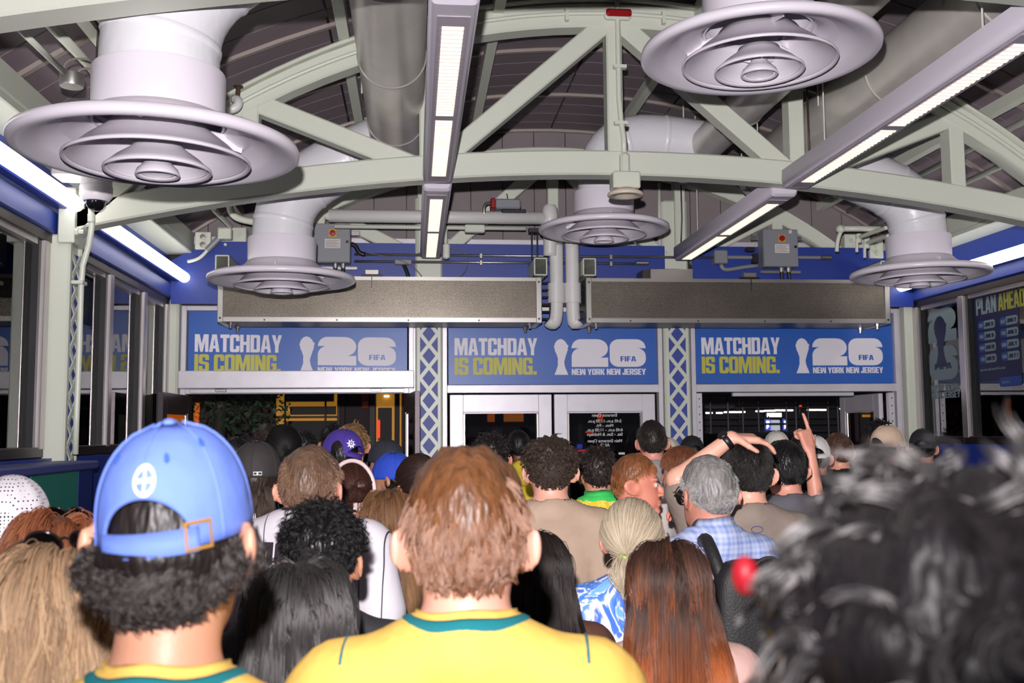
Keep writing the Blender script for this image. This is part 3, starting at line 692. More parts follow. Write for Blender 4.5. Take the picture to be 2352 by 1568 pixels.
# square tube arms above the heaters
for x, lab in ((-1.71, 'hollow square tube arm over the outer end of the left heater'), (1.06, 'hollow square tube arm just left of the white vertical pipes'), (1.50, 'hollow square tube arm just right of the white vertical pipes'), (4.27, 'hollow square tube arm over the outer end of the right heater')):
    t = empty('support_arm', lab, 'bracket', group='square tube heater arms'); a, b, z0, z1, y0, y1, w = x, x+.12, 3.105, 3.265, 8.86, 9.38, .012
    for q in ((a, a+w, z0, z1), (b-w, b, z0, z1), (a, b, z0, z0+w), (a, b, z1-w, z1)):
        MB().rbox(q[0], q[1], y0, y1, q[2], q[3], .003).build('tube_wall', STEEL, t)
    MB().box(a+w, b-w, y1-.05, y1-.04, z0+w, z1-w).build('end_stop', DARK, t)
# manifold of small coil pipes at the inner heater ends
for x0, x1, lab in ((1.14, 1.22, 'bare copper-grey coil bends at the inner end of the left heater'), (1.44, 1.52, 'bare copper-grey coil bends at the inner end of the right heater')):
    t = empty('coil_header', lab, 'pipe', group='coil headers of the heaters'); xm = x1 if x0 < 1.3 else x0
    for z in np.arange(2.73, 3.07, .065): MB().tube([(x0, 8.98, z), (x1, 8.98, z)], .009, 8).build('stub', STAIND, t)
    MB().tube([(xm, 8.98, 2.72), (xm, 8.98, 3.06)], .013, 8).build('riser', STAIND, t)
# white pipes
t = empty('vertical_pipe', 'left one of the two white jacketed vertical pipes between the heaters', 'pipe', group='white vertical pipes')
MB().tube(bez([(1.28, 9.0, 3.42), (1.28, 9.0, 3.3), (1.28, 9.0, 3.1), (1.28, 9.0, 2.85), (1.28, 9.0, 2.68), (1.27, 9.0, 2.66), (1.2, 8.99, 2.72)], 20), .062, 20).build('jacket', WPIPE, t, smooth=True)
MB().tube([(1.28, 9.0, 3.4), (1.28, 9.0, 3.55)], .062, 20).build('jacket', WPIPE, t, smooth=True)
MB().lathe([(.06, 2.875), (.078, 2.875), (.078, 3.055), (.06, 3.055)], (1.275, 9.0, 0), 24).build('sleeve', WPIPE, t, angle=40)
t = empty('vertical_pipe', 'right one of the two white jacketed vertical pipes between the heaters', 'pipe', group='white vertical pipes')
MB().tube(bez([(1.425, 9.0, 3.42), (1.425, 9.0, 3.3), (1.425, 9.0, 3.1), (1.425, 9.0, 2.85), (1.425, 9.0, 2.68), (1.425, 9.0, 2.66), (1.47, 8.99, 2.72)], 20), .062, 20).build('jacket', WPIPE, t, smooth=True)
MB().tube(bez([(1.425, 9.0, 3.38), (1.425, 9.0, 3.5), (1.36, 9.0, 3.55), (1.32, 9.05, 3.55)], 10), .062, 20).build('bend', WPIPE, t, smooth=True)
MB().lathe([(.06, 2.875), (.078, 2.875), (.078, 3.055), (.06, 3.055)], (1.425, 9.0, 0), 24).build('sleeve', WPIPE, t, angle=40)
t = empty('horizontal_pipe', 'thick white pipe running level behind the middle truss to the vertical pipes', 'pipe')
MB().tube([(-.75, 8.95, 3.64), (1.2, 8.95, 3.64)], .058, 20).build('jacket', WPIPE, t, smooth=True)
MB().tube(bez([(1.22, 8.95, 3.72), (1.22, 8.95, 3.6), (1.22, 8.95, 3.5), (1.22, 8.97, 3.3)]), .062, 18).build('tee', WPIPE, t, smooth=True)
MB().lathe([(.05, .1), (.07, .07), (.075, 0), (.07, -.1), (.05, -.12)], (1.22, 8.95, 3.66), 20).build('elbow_cap', WPIPE, t, smooth=True)
t = empty('conduit_run', 'thin cream conduit under the thick level pipe', 'conduit')
MB().tube([(-.7, 8.96, 3.545), (1.0, 8.96, 3.545)], .018, 10).build('pipe', STEEL, t, smooth=True)
MB().rbox(.45, .63, 8.92, 8.99, 3.50, 3.57, .008, 'x').build('coupling_box', STEEL, t)
MB().tube([(.28, 8.95, 3.545), (.28, 8.95, 3.32)], .016, 8).build('drop', STEEL, t)
MB().rbox(.255, .315, 8.92, 8.98, 3.26, 3.40, .012, 'z').build('conduit_body', STEEL, t)
t = empty('valve_actuator', 'grey valve actuator with a red end cap above the level pipe', 'actuator')
MB().rbox(.72, .95, 8.88, 9.02, 3.71, 3.80, .012, 'x').build('housing', GREY, t)
MB().rbox(.68, .725, 8.875, 9.025, 3.71, 3.805, .01, 'x').build('end_cap', RED, t)
MB().rbox(.78, 1.0, 8.9, 9.0, 3.67, 3.71, .006, 'x').build('base', BLACKP, t)
MB().tube(bez([(.69, 8.92, 3.76), (.6, 8.9, 3.78), (.62, 8.9, 3.68), (.63, 8.92, 3.62)]), .014, 8).build('flex', GALVS, t, smooth=True)
MB().tube([(.84, 8.95, 3.8), (.83, 8.95, 3.86)], .005, 6).build('pin', BLACKP, t)
t = empty('pipe_hanger', 'black hanger rods with clamp left of the white vertical pipes', 'hanger')
for x in (1.05, 1.1): MB().tube([(x, 8.93, 3.26), (x, 8.93, 3.52)], .007, 6).build('rod', BLACKP, t)
MB().rbox(1.02, 1.13, 8.9, 8.96, 3.5, 3.54, .004, 'x').build('clamp', BLACKP, t)

# electrical boxes and conduits on the blue band
def switch_box(x, z, label):
    t = empty('switch_box', label, 'electrical box', group='grey disconnect boxes'); y = 9.40
    MB().rbox(x, x+.34, y-.16, y, z, z+.36, .006).build('enclosure', GREY, t)
    MB().rbox(x+.004, x+.336, y-.168, y-.16, z+.004, z+.356, .003).build('cover', GREY, t)
    MB().rbox(x+.145, x+.215, y-.172, y-.168, z+.235, z+.305, .002).build('switch_plate', mat('switch_yellow', (206, 150, 20), .4), t)
    MB().lathe([(0, .022), (.024, .02), (.028, .0)], (x+.18, y-.172, z+.27), 20, (0, -1, 0)).build('rotary_switch', RED, t)
    MB().box(x+.11, x+.25, y-.17, y-.168, z+.13, z+.215).build('notice', mat('label_paper', (205, 198, 196), .7), t)
    for k in range(5): MB().box(x+.12, x+.24-.02*(k % 2), y-.1705, y-.17, z+.142+.014*k, z+.145+.014*k).build('print_line', BLACKP, t)
    MB().box(x+.25, x+.28, y-.17, y-.168, z+.32, z+.35).build('notice', mat('label_paper', (205, 198, 196), .7), t)
    MB().lathe([(0, .003), (.014, .003), (.014, 0)], (x+.312, y-.168, z+.19), 14, (0, -1, 0)).build('lock', BLACKP, t)
    for dx in (-.08, .34):
        for dz in (.27,): MB().rbox(x+dx, x+dx+.08, y-.05, y-.03, z+dz, z+dz+.045, .003, 'x').build('strut', GALVS, t)
    MB().rbox(x+.0, x+.40, y-.06, y-.03, z-.05, z-.02, .003, 'x').build('strut', GALVS, t)
    for dx in (.2, .27): MB().tube(bez([(x+dx, y-.08, z), (x+dx, y-.08, z-.08), (x+dx+.01, y-.08, z-.16)]), .018, 10).build('cable', BLACKP, t, smooth=True); MB().lathe([(.024, -.04), (.024, 0)], (x+dx, y-.08, z), 10).build('gland', GALVS, t)
switch_box(-.92, 3.27, 'grey disconnect box with red rotary switch next to the far-left diffuser')
switch_box(3.30, 3.265, 'grey disconnect box with red rotary switch above the right heater')
t = empty('conduit_run', 'pair of thin steel conduits across the blue band, linking the boxes', 'conduit')
_y = 9.35
for z, a, b in ((3.365, -.55, 3.0), (3.30, -.55, 2.1)):
    MB().tube([(a, _y, z), (b, _y, z)], .012, 10).build('pipe', GALVS, t, smooth=True)
for x in (.62, 1.85):
    for z in (3.365, 3.30): MB().rbox(x-.015, x+.015, _y-.02, _y+.02, z-.03, z+.02, .004).build('clamp', GALVS, t)
MB().rbox(-.18, -.02, _y-.03, _y+.03, 3.27, 3.32, .008, 'x').build('conduit_body', GREY, t)
MB().tube(bez([(-.1, _y, 3.28), (-.06, _y-.02, 3.2), (-.04, _y-.02, 3.1)]), .02, 8).build('flex', BLACKP, t, smooth=True)
MB().rbox(2.08, 2.22, _y-.03, _y+.03, 3.285, 3.325, .012, 'x').build('conduit_body', GALVS, t)
MB().tube(bez([(-.58, _y, 3.46), (-.5, _y, 3.45), (-.55, _y, 3.37), (-.45, _y, 3.365)]), .022, 10).build('elbow', BLACKP, t, smooth=True)
t = empty('junction_box', 'small grey junction box with conduits left of the right disconnect box', 'electrical box')
MB().rbox(2.84, 2.97, _y-.06, _y+.05, 3.30, 3.43, .01).build('box', GREY, t)
MB().tube([(2.97, _y, 3.37), (3.28, _y, 3.37)], .018, 10).build('pipe', GREY, t)
MB().tube(bez([(2.92, _y, 3.30), (2.92, _y, 3.2), (3.05, _y, 3.28), (3.28, _y, 3.29)]), .02, 10).build('flex', GREY, t, smooth=True)
MB().rbox(3.16, 3.24, _y-.05, _y+.03, 3.42, 3.46, .006, 'x').build('fitting', STAIND, t)
MB().rbox(3.22, 3.27, _y-.05, _y+.03, 3.31, 3.40, .006, 'z').build('relay', STAIND, t)
t = empty('conduit_run', 'short steel conduit stub ending right of the right disconnect box', 'conduit')
MB().tube([(3.66, _y, 3.375), (3.92, _y, 3.375)], .016, 10).build('pipe', GREY, t); MB().rbox(3.9, 4.02, _y-.03, _y+.03, 3.35, 3.395, .014, 'x').build('conduit_body', GALVS, t)
for x, z, lab, w in ((-.37, 3.10, 'small grey sensor box on top of the left heater', .12), (3.05, 3.10, 'small grey sensor box on top of the right heater', .12)):
    t = empty('sensor_box', lab, 'sensor', group='sensor boxes on the heaters')
    MB().rbox(x-.09, x+.09, 8.9, 9.0, 3.095, 3.11, .003, 'x').build('base', STAIND, t); MB().rbox(x-.06, x+.06, 8.91, 8.98, 3.11, 3.155, .004, 'x').build('body', GALVS, t)
    MB().box(x-.004, x+.004, 8.88, 8.885, 2.98, 3.10).build('strap', STAIND, t)
t = empty('relay_box', 'cream metal box on top of the right heater near its inner end', 'electrical box')
MB().rbox(2.15, 2.55, 9.02, 9.3, 3.095, 3.20, .004, 'x').build('box', GALVS, t); MB().box(2.08, 2.15, 9.03, 9.29, 3.095, 3.19).build('side', STAIND, t)
t = tag(MB().tube(bez([(-.45, _y-.03, 3.39), (-.3, _y-.05, 3.32), (-.05, _y-.05, 3.36), (.05, _y-.05, 3.2), (.1, 9.2, 3.09)], 24), .004, 6).build('loose_cable', mat('grey_cable', (120, 110, 104), .6), smooth=True), 'thin loose grey cable drooping from the conduits beside the left box', 'cable')
t = tag(MB().tube(bez([(.3, _y-.03, 3.42), (.55, _y-.05, 3.45), (.55, _y-.06, 3.2), (.42, 9.2, 3.15), (.36, 9.2, 3.09)], 24), .004, 6).build('loose_cable', MATS['grey_cable'], smooth=True), 'thin loose grey cable looping over the middle of the left heater', 'cable')

# ------------------------------------------------------------------ camera dome, conduit and gear by the left column
_p = atY(221, 440, 6.05); _q = atY(221, 462, 6.05)
t = empty('security_camera', 'white dome security camera under the nearest diffuser by the left column', 'security camera', (_p.x, 6.05, 0))
_zt = _p.z+.10; _zb = _q.z
CAMW = mat('camera_white', (222, 216, 222), .35)
MB().lathe([(0, _zt+.05), (.085, _zt+.05), (.088, _zb+.09), (.092, _zb+.085), (.092, _zb+.03), (.07, _zb-.002), (0, _zb-.002)], n=40).build('housing', CAMW, t, angle=35)
MB().lathe([(.056, _zb-.002), (.053, _zb-.025), (.04, _zb-.045), (.02, _zb-.056), (0, _zb-.058)], n=32).build('dome', mat('smoked_dome', (18, 18, 22), .05, coat=1), t, smooth=True)
MB().rbox(-.3, .0, .1, .3, _zt+.02, _zt+.08, .01, 'x').build('mount_arm', CAMW, t)
t = empty('camera_conduit', 'painted conduit running down the left column from the security camera', 'conduit')
MB().tube([atY(209, 470, 6.28), atY(211, 520, 6.30), atY(205, 560, 6.32), atY(190, 610, 6.34), atY(186, 660, 6.35), atY(182, 800, 6.35), atY(176, 950, 6.35), atY(173, 1043, 6.35)], .018, 12).build('pipe', STEEL, t, smooth=True)
MB().tube([atY(210, 492, 6.29), atY(210, 510, 6.29)], .023, 12).build('coupling', STEEL, t)
_c = atY(185, 650, 6.35); MB().rbox(_c.x-.045, _c.x+.025, 6.31, 6.4, _c.z-.01, _c.z+.012, .003, 'x').build('clip', STEEL, t)
# sprinkler pipes / canister at upper left
t = empty('canister_sensor', 'grey round junction canister on conduits at the upper left', 'electrical box')
_c = atY(165, 185, 4.8); MB().lathe([(0, -.03), (.052, -.03), (.055, -.02), (.055, .03), (0, .03)], _c, 28).build('can', GALVS, t, angle=40)
MB().tube(bez([_c+Vector((-.03, 0, .03)), _c+Vector((-.06, 0, .1)), _c+Vector((.02, 0, .12)), _c+Vector((.08, .0, .1))]), .005, 6).build('wire', MATS['grey_cable'], t)
MB().tube(bez([_c+Vector((.02, 0, .03)), _c+Vector((.04, 0, .08)), _c+Vector((.1, 0, .06)), _c+Vector((.14, .0, .02))]), .006, 6).build('wire', MATS['grey_cable'], t)
def pipe_px(name, label, cat, pts, r, m=STEEL, group=None, n=10):
    P = [atY(*p) for p in pts]
    o = MB().tube(P, r, n).build(name, m, None, smooth=True); return tag(o, label, cat, group)
pipe_px('sprinkler_pipe', 'thin cream conduit at far upper left leading to the round canister', 'pipe', [(40, 62, 4.1), (150, 168, 4.78)], .014)
pipe_px('sprinkler_pipe', 'cream sprinkler pipe at upper left crossing behind the grey pole', 'pipe', [(105, 45, 4.4), (205, 150, 5.2), (225, 175, 5.4)], .024)
pipe_px('sprinkler_pipe', 'cream sprinkler pipe right of the grey pole at upper left', 'pipe', [(225, 35, 5.0), (285, 100, 5.6)], .026)
pipe_px('mast_pole', 'grey steel pole with clamps standing behind the nearest diffuser', 'pole', [(234, 68, 5.1), (230, 150, 5.1), (228, 300, 5.1)], .024, GALVS)
t = empty('sprinkler_valve', 'white sprinkler fitting with brown valve right of the nearest diffuser collar', 'sprinkler')
_c = atY(535, 240, 6.2); MB().tube(bez([_c+Vector((.0, .05, .05)), _c+Vector((.05, 0, .04)), _c+Vector((.04, 0, -.04)), _c+Vector((-.03, 0, -.03))]), .028, 12).build('elbow', WPIPE, t, smooth=True)
MB().tube([_c+Vector((.02, .03, .04)), _c+Vector((.025, .03, .12))], .014, 8).build('valve', mat('brown_metal', (84, 66, 58), .5, .5), t); MB().lathe([(0, 0), (.03, 0), (.03, .008), (0, .008)], _c+Vector((.025, .03, .12)), 12).build('handle', MATS['brown_metal'], t)
# far corner gear, left and right
t = empty('sprinkler_run', 'cream sprinkler pipe with elbow beside the far-left duct', 'pipe')
MB().tube(bez([atY(528, 470, 8.7), atY(528, 505, 8.7), atY(560, 505, 8.7), atY(600, 512, 8.7)]), .03, 12).build('pipe', STEEL, t, smooth=True)
MB().tube([atY(490, 480, 8.6), atY(530, 520, 9.2)], .022, 10).build('pipe', STEEL, t); MB().rbox(atY(515, 545, 9.2).x-.05, atY(515, 545, 9.2).x+.07, 9.15, 9.25, atY(515, 545, 9.2).z-.02, atY(515, 545, 9.2).z+.08, .01).build('fitting', STEEL, t)
t = empty('bolted_gusset', 'bolted grey plate and conduit body in the far left corner', 'plate')
_c = atY(467, 553, 9.3); MB().rbox(_c.x-.07, _c.x+.07, 9.28, 9.32, _c.z-.08, _c.z+.08, .006).build('plate', STEEL, t)
for dz in (-.04, .03): MB().lathe([(0, 0), (.026, 0), (.026, .02), (.014, .021), (.014, .035), (0, .035)], (_c.x, 9.28, _c.z+dz), 6, (0, -1, 0)).build('bolt', GALVS, t)
MB().tube([atY(475, 575, 9.2), atY(505, 545, 9.2)], .028, 10).build('conduit_body', GREY, t); MB().tube(bez([atY(478, 572, 9.2), atY(465, 590, 9.2), atY(455, 597, 9.25), atY(432, 600, 9.3)]), .016, 10).build('flex', STEEL, t, smooth=True)
t = empty('sprinkler_run', 'cream sprinkler pipes with tees left of the rightmost diffuser', 'pipe')
MB().tube([atY(1935, 525, 8.6), atY(2020, 525, 8.6)], .026, 12).build('pipe', STEEL, t, smooth=True); MB().sphere(atY(1930, 526, 8.6), .04).build('elbow', STEEL, t, smooth=True)
MB().tube(bez([atY(1932, 530, 8.6), atY(1925, 545, 8.6), atY(1922, 555, 8.62), atY(1922, 578, 8.62)]), .018, 10).build('drop', STEEL, t, smooth=True)
for a, b in (((1972, 545), (2035, 523)), ((1990, 558), (2040, 542))):
    MB().tube([atY(*a, 8.7), atY(*b, 8.3)], .018, 10).build('pipe', STEEL, t); MB().lathe([(.0, -.05), (.026, -.05), (.026, .03), (0, .03)], atY(*a, 8.7), 10).build('tee', STEEL, t); MB().tube([atY(a[0]-4, a[1]+4, 8.7), atY(a[0]-4, a[1]+34, 8.7)], .014, 8).build('drop', STEEL, t)
t = empty('bolted_gusset', 'bolted cream plate behind the rightmost diffuser', 'plate')
_c = atY(2012, 572, 9.36); MB().rbox(_c.x-.07, _c.x+.07, 9.345, 9.386, _c.z-.09, _c.z+.09, .006).build('plate', STEEL, t)
for dz in (-.04, .03): MB().lathe([(0, 0), (.026, 0), (.026, .02), (.014, .021), (.014, .035), (0, .035)], (_c.x, 9.345, _c.z+dz), 6, (0, -1, 0)).build('bolt', STEEL, t)
pipe_px('post_conduit', 'painted conduit running down the far post behind the middle diffuser', 'conduit', [(1514, 420, 9.46), (1515, 566, 9.46)], .016)
pipe_px('hanging_cord', 'thin brown cord hanging beside the near end of the slanting fixture', 'cord', [(1853, 205, 6.2), (1857, 300, 6.2), (1859, 378, 6.2)], .006, MATS['brown_metal'])
pipe_px('hanging_cord', 'thin brown cord hanging against the far post', 'cord', [(1564, 425, 9.1), (1566, 500, 9.1), (1564, 560, 9.1)], .006, MATS['brown_metal'])

# ------------------------------------------------------------------ window graphics on the right wall
WGX = CX+3.57+.029
WPR = mat('frosted_white_vinyl', (112, 126, 130), .6); WBL = mat('vinyl_blue', (28, 58, 130), .5); WYE = mat('vinyl_yellow', (130, 130, 44), .6); WDK = mat('vinyl_navy', (12, 16, 60), .5)
def ry(px, py):
    d = _F+_R*((px-1176)/F_PX)-_U*((py-784)/F_PX); p = CAM+d*(WGX/d.x); return p.y, p.z
def wmap(px, py, lift=0):
    y0, z0 = ry(px, py); return lambda u, v, q: (WGX-.001-lift-q, y0-u, z0+v)
t = empty('window_decal', 'frosted stacked number emblem with place name on the window beside the end wall', 'decal')
y0, z0 = ry(2137, 875); y1, z1 = ry(2194, 700); W_ = y0-y1; H_ = z1-z0
MB().prism([(a*W_, b*H_*.47) for a, b in P2], 0, .001, lambda u, v, q: (WGX-.001-q, y0-u, z0+H_*.53+v)).build('numeral', WPR, t)
MB().prism([(a*W_, b*H_*.47) for a, b in P6], 0, .001, lambda u, v, q: (WGX-.001-q, y0-u, z0+v)).build('numeral', WPR, t)
MB().prism([(a*W_*.45+W_*.22, b*H_*.72+.12) for a, b in TRO], 0, .001, lambda u, v, q: (WGX-.0025-q, y0-u, z0+v)).build('trophy_emblem', WDK, t)
letters('FIFA', W_*.6, .055, lambda u, v, q: (WGX-.004-q, y0-.1-u, z0+.1+v), .06).build('lettering', WDK, t)
letters('NEW YORK', W_, .062, wmap(2140, 900), .04).build('lettering', WPR, t)
letters('NEW JERSEY', W_, .062, wmap(2141, 916), .04).build('lettering', WPR, t)
t = empty('window_decal', 'dark blue planning notice with dates on the second window from the end wall', 'decal')
ya, za = ry(2236, 905); yb, _ = ry(2352, 905)
MB().box(WGX-.0015, WGX-.0005, 7.80, 8.46, 2.12, 2.88).build('backing', WDK, t)
letters('PLAN', .31, .145, wmap(2243, 725), .03).build('lettering', WPR, t)
letters('AHEAD', .38, .145, lambda u, v, q: (WGX-.002-q, ry(2243, 725)[0]-.34-u, ry(2243, 725)[1]+v), .03).build('lettering', WYE, t)
_y0, _z0 = ry(2243, 725)
def pill(u0, v0, day, date):
    w, h = .26, .072
    MB().prism([(u0+a, v0+b) for a, b in rnd([(0, 0, .03), (w, 0, .03), (w, h, .03), (0, h, .03)])], 0, .0006, lambda u, v, q: (WGX-.0017-q, _y0-u, _z0+v)).build('date_box', WBL, t)
    MB().prism([(u0+a, v0+b) for a, b in rnd([(w*.36, 0), (w, 0, .03), (w, h, .03), (w*.36, h)])], 0, .0006, lambda u, v, q: (WGX-.0025-q, _y0-u, _z0+v)).build('date_box', WPR, t)
    letters(day, .065, .03, lambda u, v, q: (WGX-.0035-q, _y0-u0-.018-u, _z0+v0+.02+v), .06).build('lettering', WPR, t)
    letters(date, .13, .032, lambda u, v, q: (WGX-.004-q, _y0-u0-.108-u, _z0+v0+.02+v), .06).build('lettering', WDK, t)
for k, (a, b, c_, d_) in enumerate((('SAT', 'JUNE 13', 'SAT', 'JUNE 2'), ('TUE', 'JUNE 16', 'TUE', 'JUNE 3'), ('MON', 'JUNE 22', 'SUN', 'JULY'), ('THU', 'JUNE 25', 'SUN', 'JULY 1'))):
    for q, w_ in ((d_, '0'),):
        if '0' in q: d_ = q.replace('0', 'O')
    pill(.02, -.13-.098*k, a, b); pill(.35, -.13-.098*k, c_, d_)
txt('lettering', 'Expect heavier traffic during World Cup Match', .032, (WGX-.003, _y0-.02, _z0-.49), (PI/2, 0, -PI/2), WPR, t, .62, 'LEFT')
MB().prism([(a, b) for a, b in rnd([(.3, -.64, .03), (.62, -.64, .03), (.62, -.56, .03), (.3, -.56, .03)])], 0, .0006, lambda u, v, q: (WGX-.0015-q, _y0-u, _z0+v)).build('date_box', WBL, t)
txt('lettering', 'nynjfwc26.c', .03, (WGX-.003, _y0-.34, _z0-.61), (PI/2, 0, -PI/2), WPR, t, .8, 'LEFT')

# ------------------------------------------------------------------ the street outside
ASP = mat('asphalt', (40, 38, 42), .7, noise=.2, nscale=3)
BRK = mat('dark_brown_facade', (58, 40, 44), .7, noise=.1, nscale=2)
NAVY = mat('navy_awning', (26, 28, 60), .6)
LITY = mat('lit_shop_yellow', (214, 150, 56), .6, emit=.35)
LITO = mat('lit_shop_orange', (226, 110, 30), .6, emit=.45)
LITR = mat('lit_red_orange', (240, 60, 24), .5, emit=.9)
LITW = mat('lit_white_tube', (255, 246, 235), .5, emit=4.0)
LITB = mat('lit_blue', (60, 80, 200), .5, emit=.8)
SHOPD = mat('shop_dark_interior', (34, 28, 26), .6)
POLEM = mat('scaffold_grey', (70, 66, 70), .5, .5)
struct(MB().box(-40, 40, YF+.1, 60, -.25, -.02).build('ground', ASP), 'dark street and pavement outside the doors')
def ebox(px0, px1, py0, py1, Y, dep, m, name, parent, bev=.01):
    a = atY(px0, (py0+py1)/2, Y); b = atY(px1, (py0+py1)/2, Y); c = atY((px0+px1)/2, py0, Y).z; d = atY((px0+px1)/2, py1, Y).z
    return MB().rbox(a.x, b.x, Y, Y+dep, d, c, min(bev, abs(b.x-a.x)/4, abs(c-d)/4), 'x').build(name, m, parent)
BY = 24.0
t = empty('shop_building', 'dark brown building with lit yellow shop windows across the street', 'building')
MB().box(-14, 7.2, BY+.4, BY+.6, 0, 9).build('wall', BRK, t)
ebox(632, 776, 890, 1040, BY+.25, .1, LITY, 'shop_window', t); ebox(655, 764, 880, 921, BY-.3, .5, NAVY, 'awning', t)
for a, b, c, d in ((652, 656, 905, 1040), (745, 749, 905, 1040), (626, 633, 890, 1040), (774, 781, 890, 1040)): ebox(a, b, c, d, BY+.1, .1, DARK, 'mullion', t)
ebox(630, 776, 955, 960, BY+.1, .1, DARK, 'transom', t); ebox(666, 772, 933, 952, BY+.2, .05, SHOPD, 'sill_panel', t); ebox(660, 776, 966, 1040, BY+.2, .05, SHOPD, 'door_panel', t)
ebox(776, 792, 880, 1040, BY+.15, .25, BRK, 'pier', t); ebox(848, 862, 880, 1040, BY+.15, .25, DARK, 'pier', t)
ebox(829, 848, 903, 938, BY+.2, .05, mat('poster_red', (120, 20, 26), .6), 'poster', t); ebox(832, 846, 922, 934, BY+.18, .03, mat('poster_ochre', (170, 90, 40), .6), 'poster', t)
ebox(864, 922, 890, 1040, BY+.25, .1, LITY, 'shop_window', t); ebox(868, 900, 936, 1010, BY+.2, .05, SHOPD, 'door_panel', t); ebox(906, 918, 900, 1040, BY+.2, .05, SHOPD, 'door_panel', t)
ebox(866, 873, 964, 1006, BY+.15, .04, LITR, 'neon_strip', t); ebox(882, 894, 908, 911, BY+.2, .03, LITW, 'ceiling_lamp', t)
ebox(444, 456, 925, 1000, BY+.2, .1, LITO, 'shop_window', t)
ebox(1120, 1228, 944, 968, BY+.25, .1, LITO, 'shop_window', t); ebox(1158, 1216, 958, 965, BY+.2, .04, LITY, 'shop_fascia', t); ebox(1137, 1157, 940, 1000, BY+.15, .1, DARK, 'pier', t); ebox(1225, 1229, 950, 1005, BY+.2, .05, LITY, 'lit_jamb', t)
t = empty('crossing_signal', 'red hand pedestrian signal seen through the glass of the closed doors', 'signal')
ebox(1368, 1388, 944, 972, 16.0, .15, BLACKP, 'housing', t)
_c = atY(1378, 958, 15.98)
hd = MB().prism([(-.03, -.055), (.03, -.055), (.042, -.02), (.062, .02), (.05, .03), (.036, .01), (.034, .06), (.02, .062), (.016, .02), (.012, .078), (-.002, .078), (-.004, .02), (-.012, .072), (-.024, .07), (-.02, .01), (-.034, .05), (-.046, .046), (-.034, -.02)], 0, .01, lambda u, v, q: (_c.x+u, _c.y-q, _c.z+v)); hd.build('red_hand', LITR, t)
MB().tube([(_c.x, 16.1, 0), (_c.x, 16.1, _c.z+.3)], .05, 10).build('pole', POLEM, t)
t = empty('neon_sign', 'small blue and red neon sign seen through the closed doors', 'sign')
ebox(1326, 1338, 1020, 1030, 20, .05, LITB, 'blue_tube', t); ebox(1328, 1345, 1032, 1037, 20, .05, LITR, 'red_tube', t); ebox(1322, 1350, 1015, 1060, 20.06, .05, BLACKP, 'backing', t); ebox(1345, 1362, 990, 994, 20, .05, LITR, 'red_tube', t)
MB().box(atY(1330, 1000, 20).x, atY(1340, 1000, 20).x, 20.1, 20.15, 0, 2).build('stand', BLACKP, t)
# sidewalk shed with tube lights, right doorway
t = empty('sidewalk_shed', 'dark scaffold sidewalk shed with a row of white tube lights across the street', 'scaffold')
SY = 20.0
MB().box(2.5, 16, SY+3, SY+3.2, 0, 7).build('hoarding', mat('hoarding_black', (26, 24, 30), .7), t)
ebox(1600, 2120, 880, 908, SY, .1, DARK, 'parapet', t, .02); ebox(1600, 1960, 930, 938, SY+.4, .1, POLEM, 'beam', t)
for a in (1632, 1672, 1706, 1742, 1806, 1828, 1856, 1902, 1924, 1950, 2240, 2300): 
    p = atY(a, 940, SY+.2); MB().tube([(p.x, SY+.2, 0), (p.x, SY+.2, 3.0)], .024, 8).build('pole', POLEM, t)
for z in (961, 975, 992):
    p, q = atY(1600, z, SY+.25), atY(1980, z-3, SY+.25); MB().tube([p, q], .022, 8).build('rail', POLEM, t)
for a, b, y_ in ((1622, 1637, 948), (1646, 1660, 948), (1664, 1712, 946), (1737, 1755, 944), (1757, 1782, 943), (1780, 1800, 942), (1801, 1822, 942), (1855, 1880, 941), (1882, 1898, 941), (1930, 1950, 938), (2320, 2352, 925), (2153, 2182, 931)):
    ebox(a, b, y_-1.6, y_+1.6, SY+1.0, .05, LITW, 'tube_lamp', t, .004)
t = empty('parking_sign', 'lit white PARKING sign with blue P panels under the sidewalk shed', 'sign')
ebox(1756, 1798, 947, 960, SY+1.6, .1, BLACKP, 'case', t); _a, _b = atY(1762, 958, SY+1.59), atY(1795, 958, SY+1.59)
letters('PARKING', _b.x-_a.x, .09, lambda u, v, q: (_a.x+u, SY+1.59-q, _a.z+v), .06).build('lettering', LITW, t)
for a, b in ((1759, 1770), (1800, 1809)):
    ebox(a, b, 961, 988, SY+1.6, .08, LITB, 'blue_panel', t); _c = atY(a+2, 984, SY+1.59); letters('P', .05, .075, lambda u, v, q: (_c.x+u, SY+1.59-q, _c.z+v)).build('lettering', LITW, t)
    _d = atY(a+1.5, 971, SY+1.59); letters('24', .065, .045, lambda u, v, q: (_d.x+u, SY+1.59-q, _d.z+v)).build('lettering', LITW, t)
ebox(1772, 1792, 964, 992, SY+1.7, .1, mat('lit_garage', (190, 196, 205), .6, emit=.5), 'lit_garage', t)
MB().box(atY(1757, 980, SY).x, atY(1757, 980, SY).x+.05, SY+1.7, SY+1.75, 0, 2.4).build('stand', BLACKP, t)
t = empty('tail_lamp', 'tiny red lamp above the tube lights across the street', 'lamp'); ebox(1837, 1842, 930, 934, SY, .04, LITR, 'lens', t, .004); MB().box(atY(1839, 930, SY+.05).x-.02, atY(1839, 930, SY+.05).x+.02, SY+.05, SY+.09, 0, 2.6).build('stem', BLACKP, t)
t = empty('amber_window', 'amber lit window seen through the rightmost glass', 'window light')
ebox(2330, 2375, 945, 1010, SY+.5, .1, LITY, 'glow', t); ebox(2326, 2375, 964, 967, SY+.45, .04, DARK, 'bar', t)
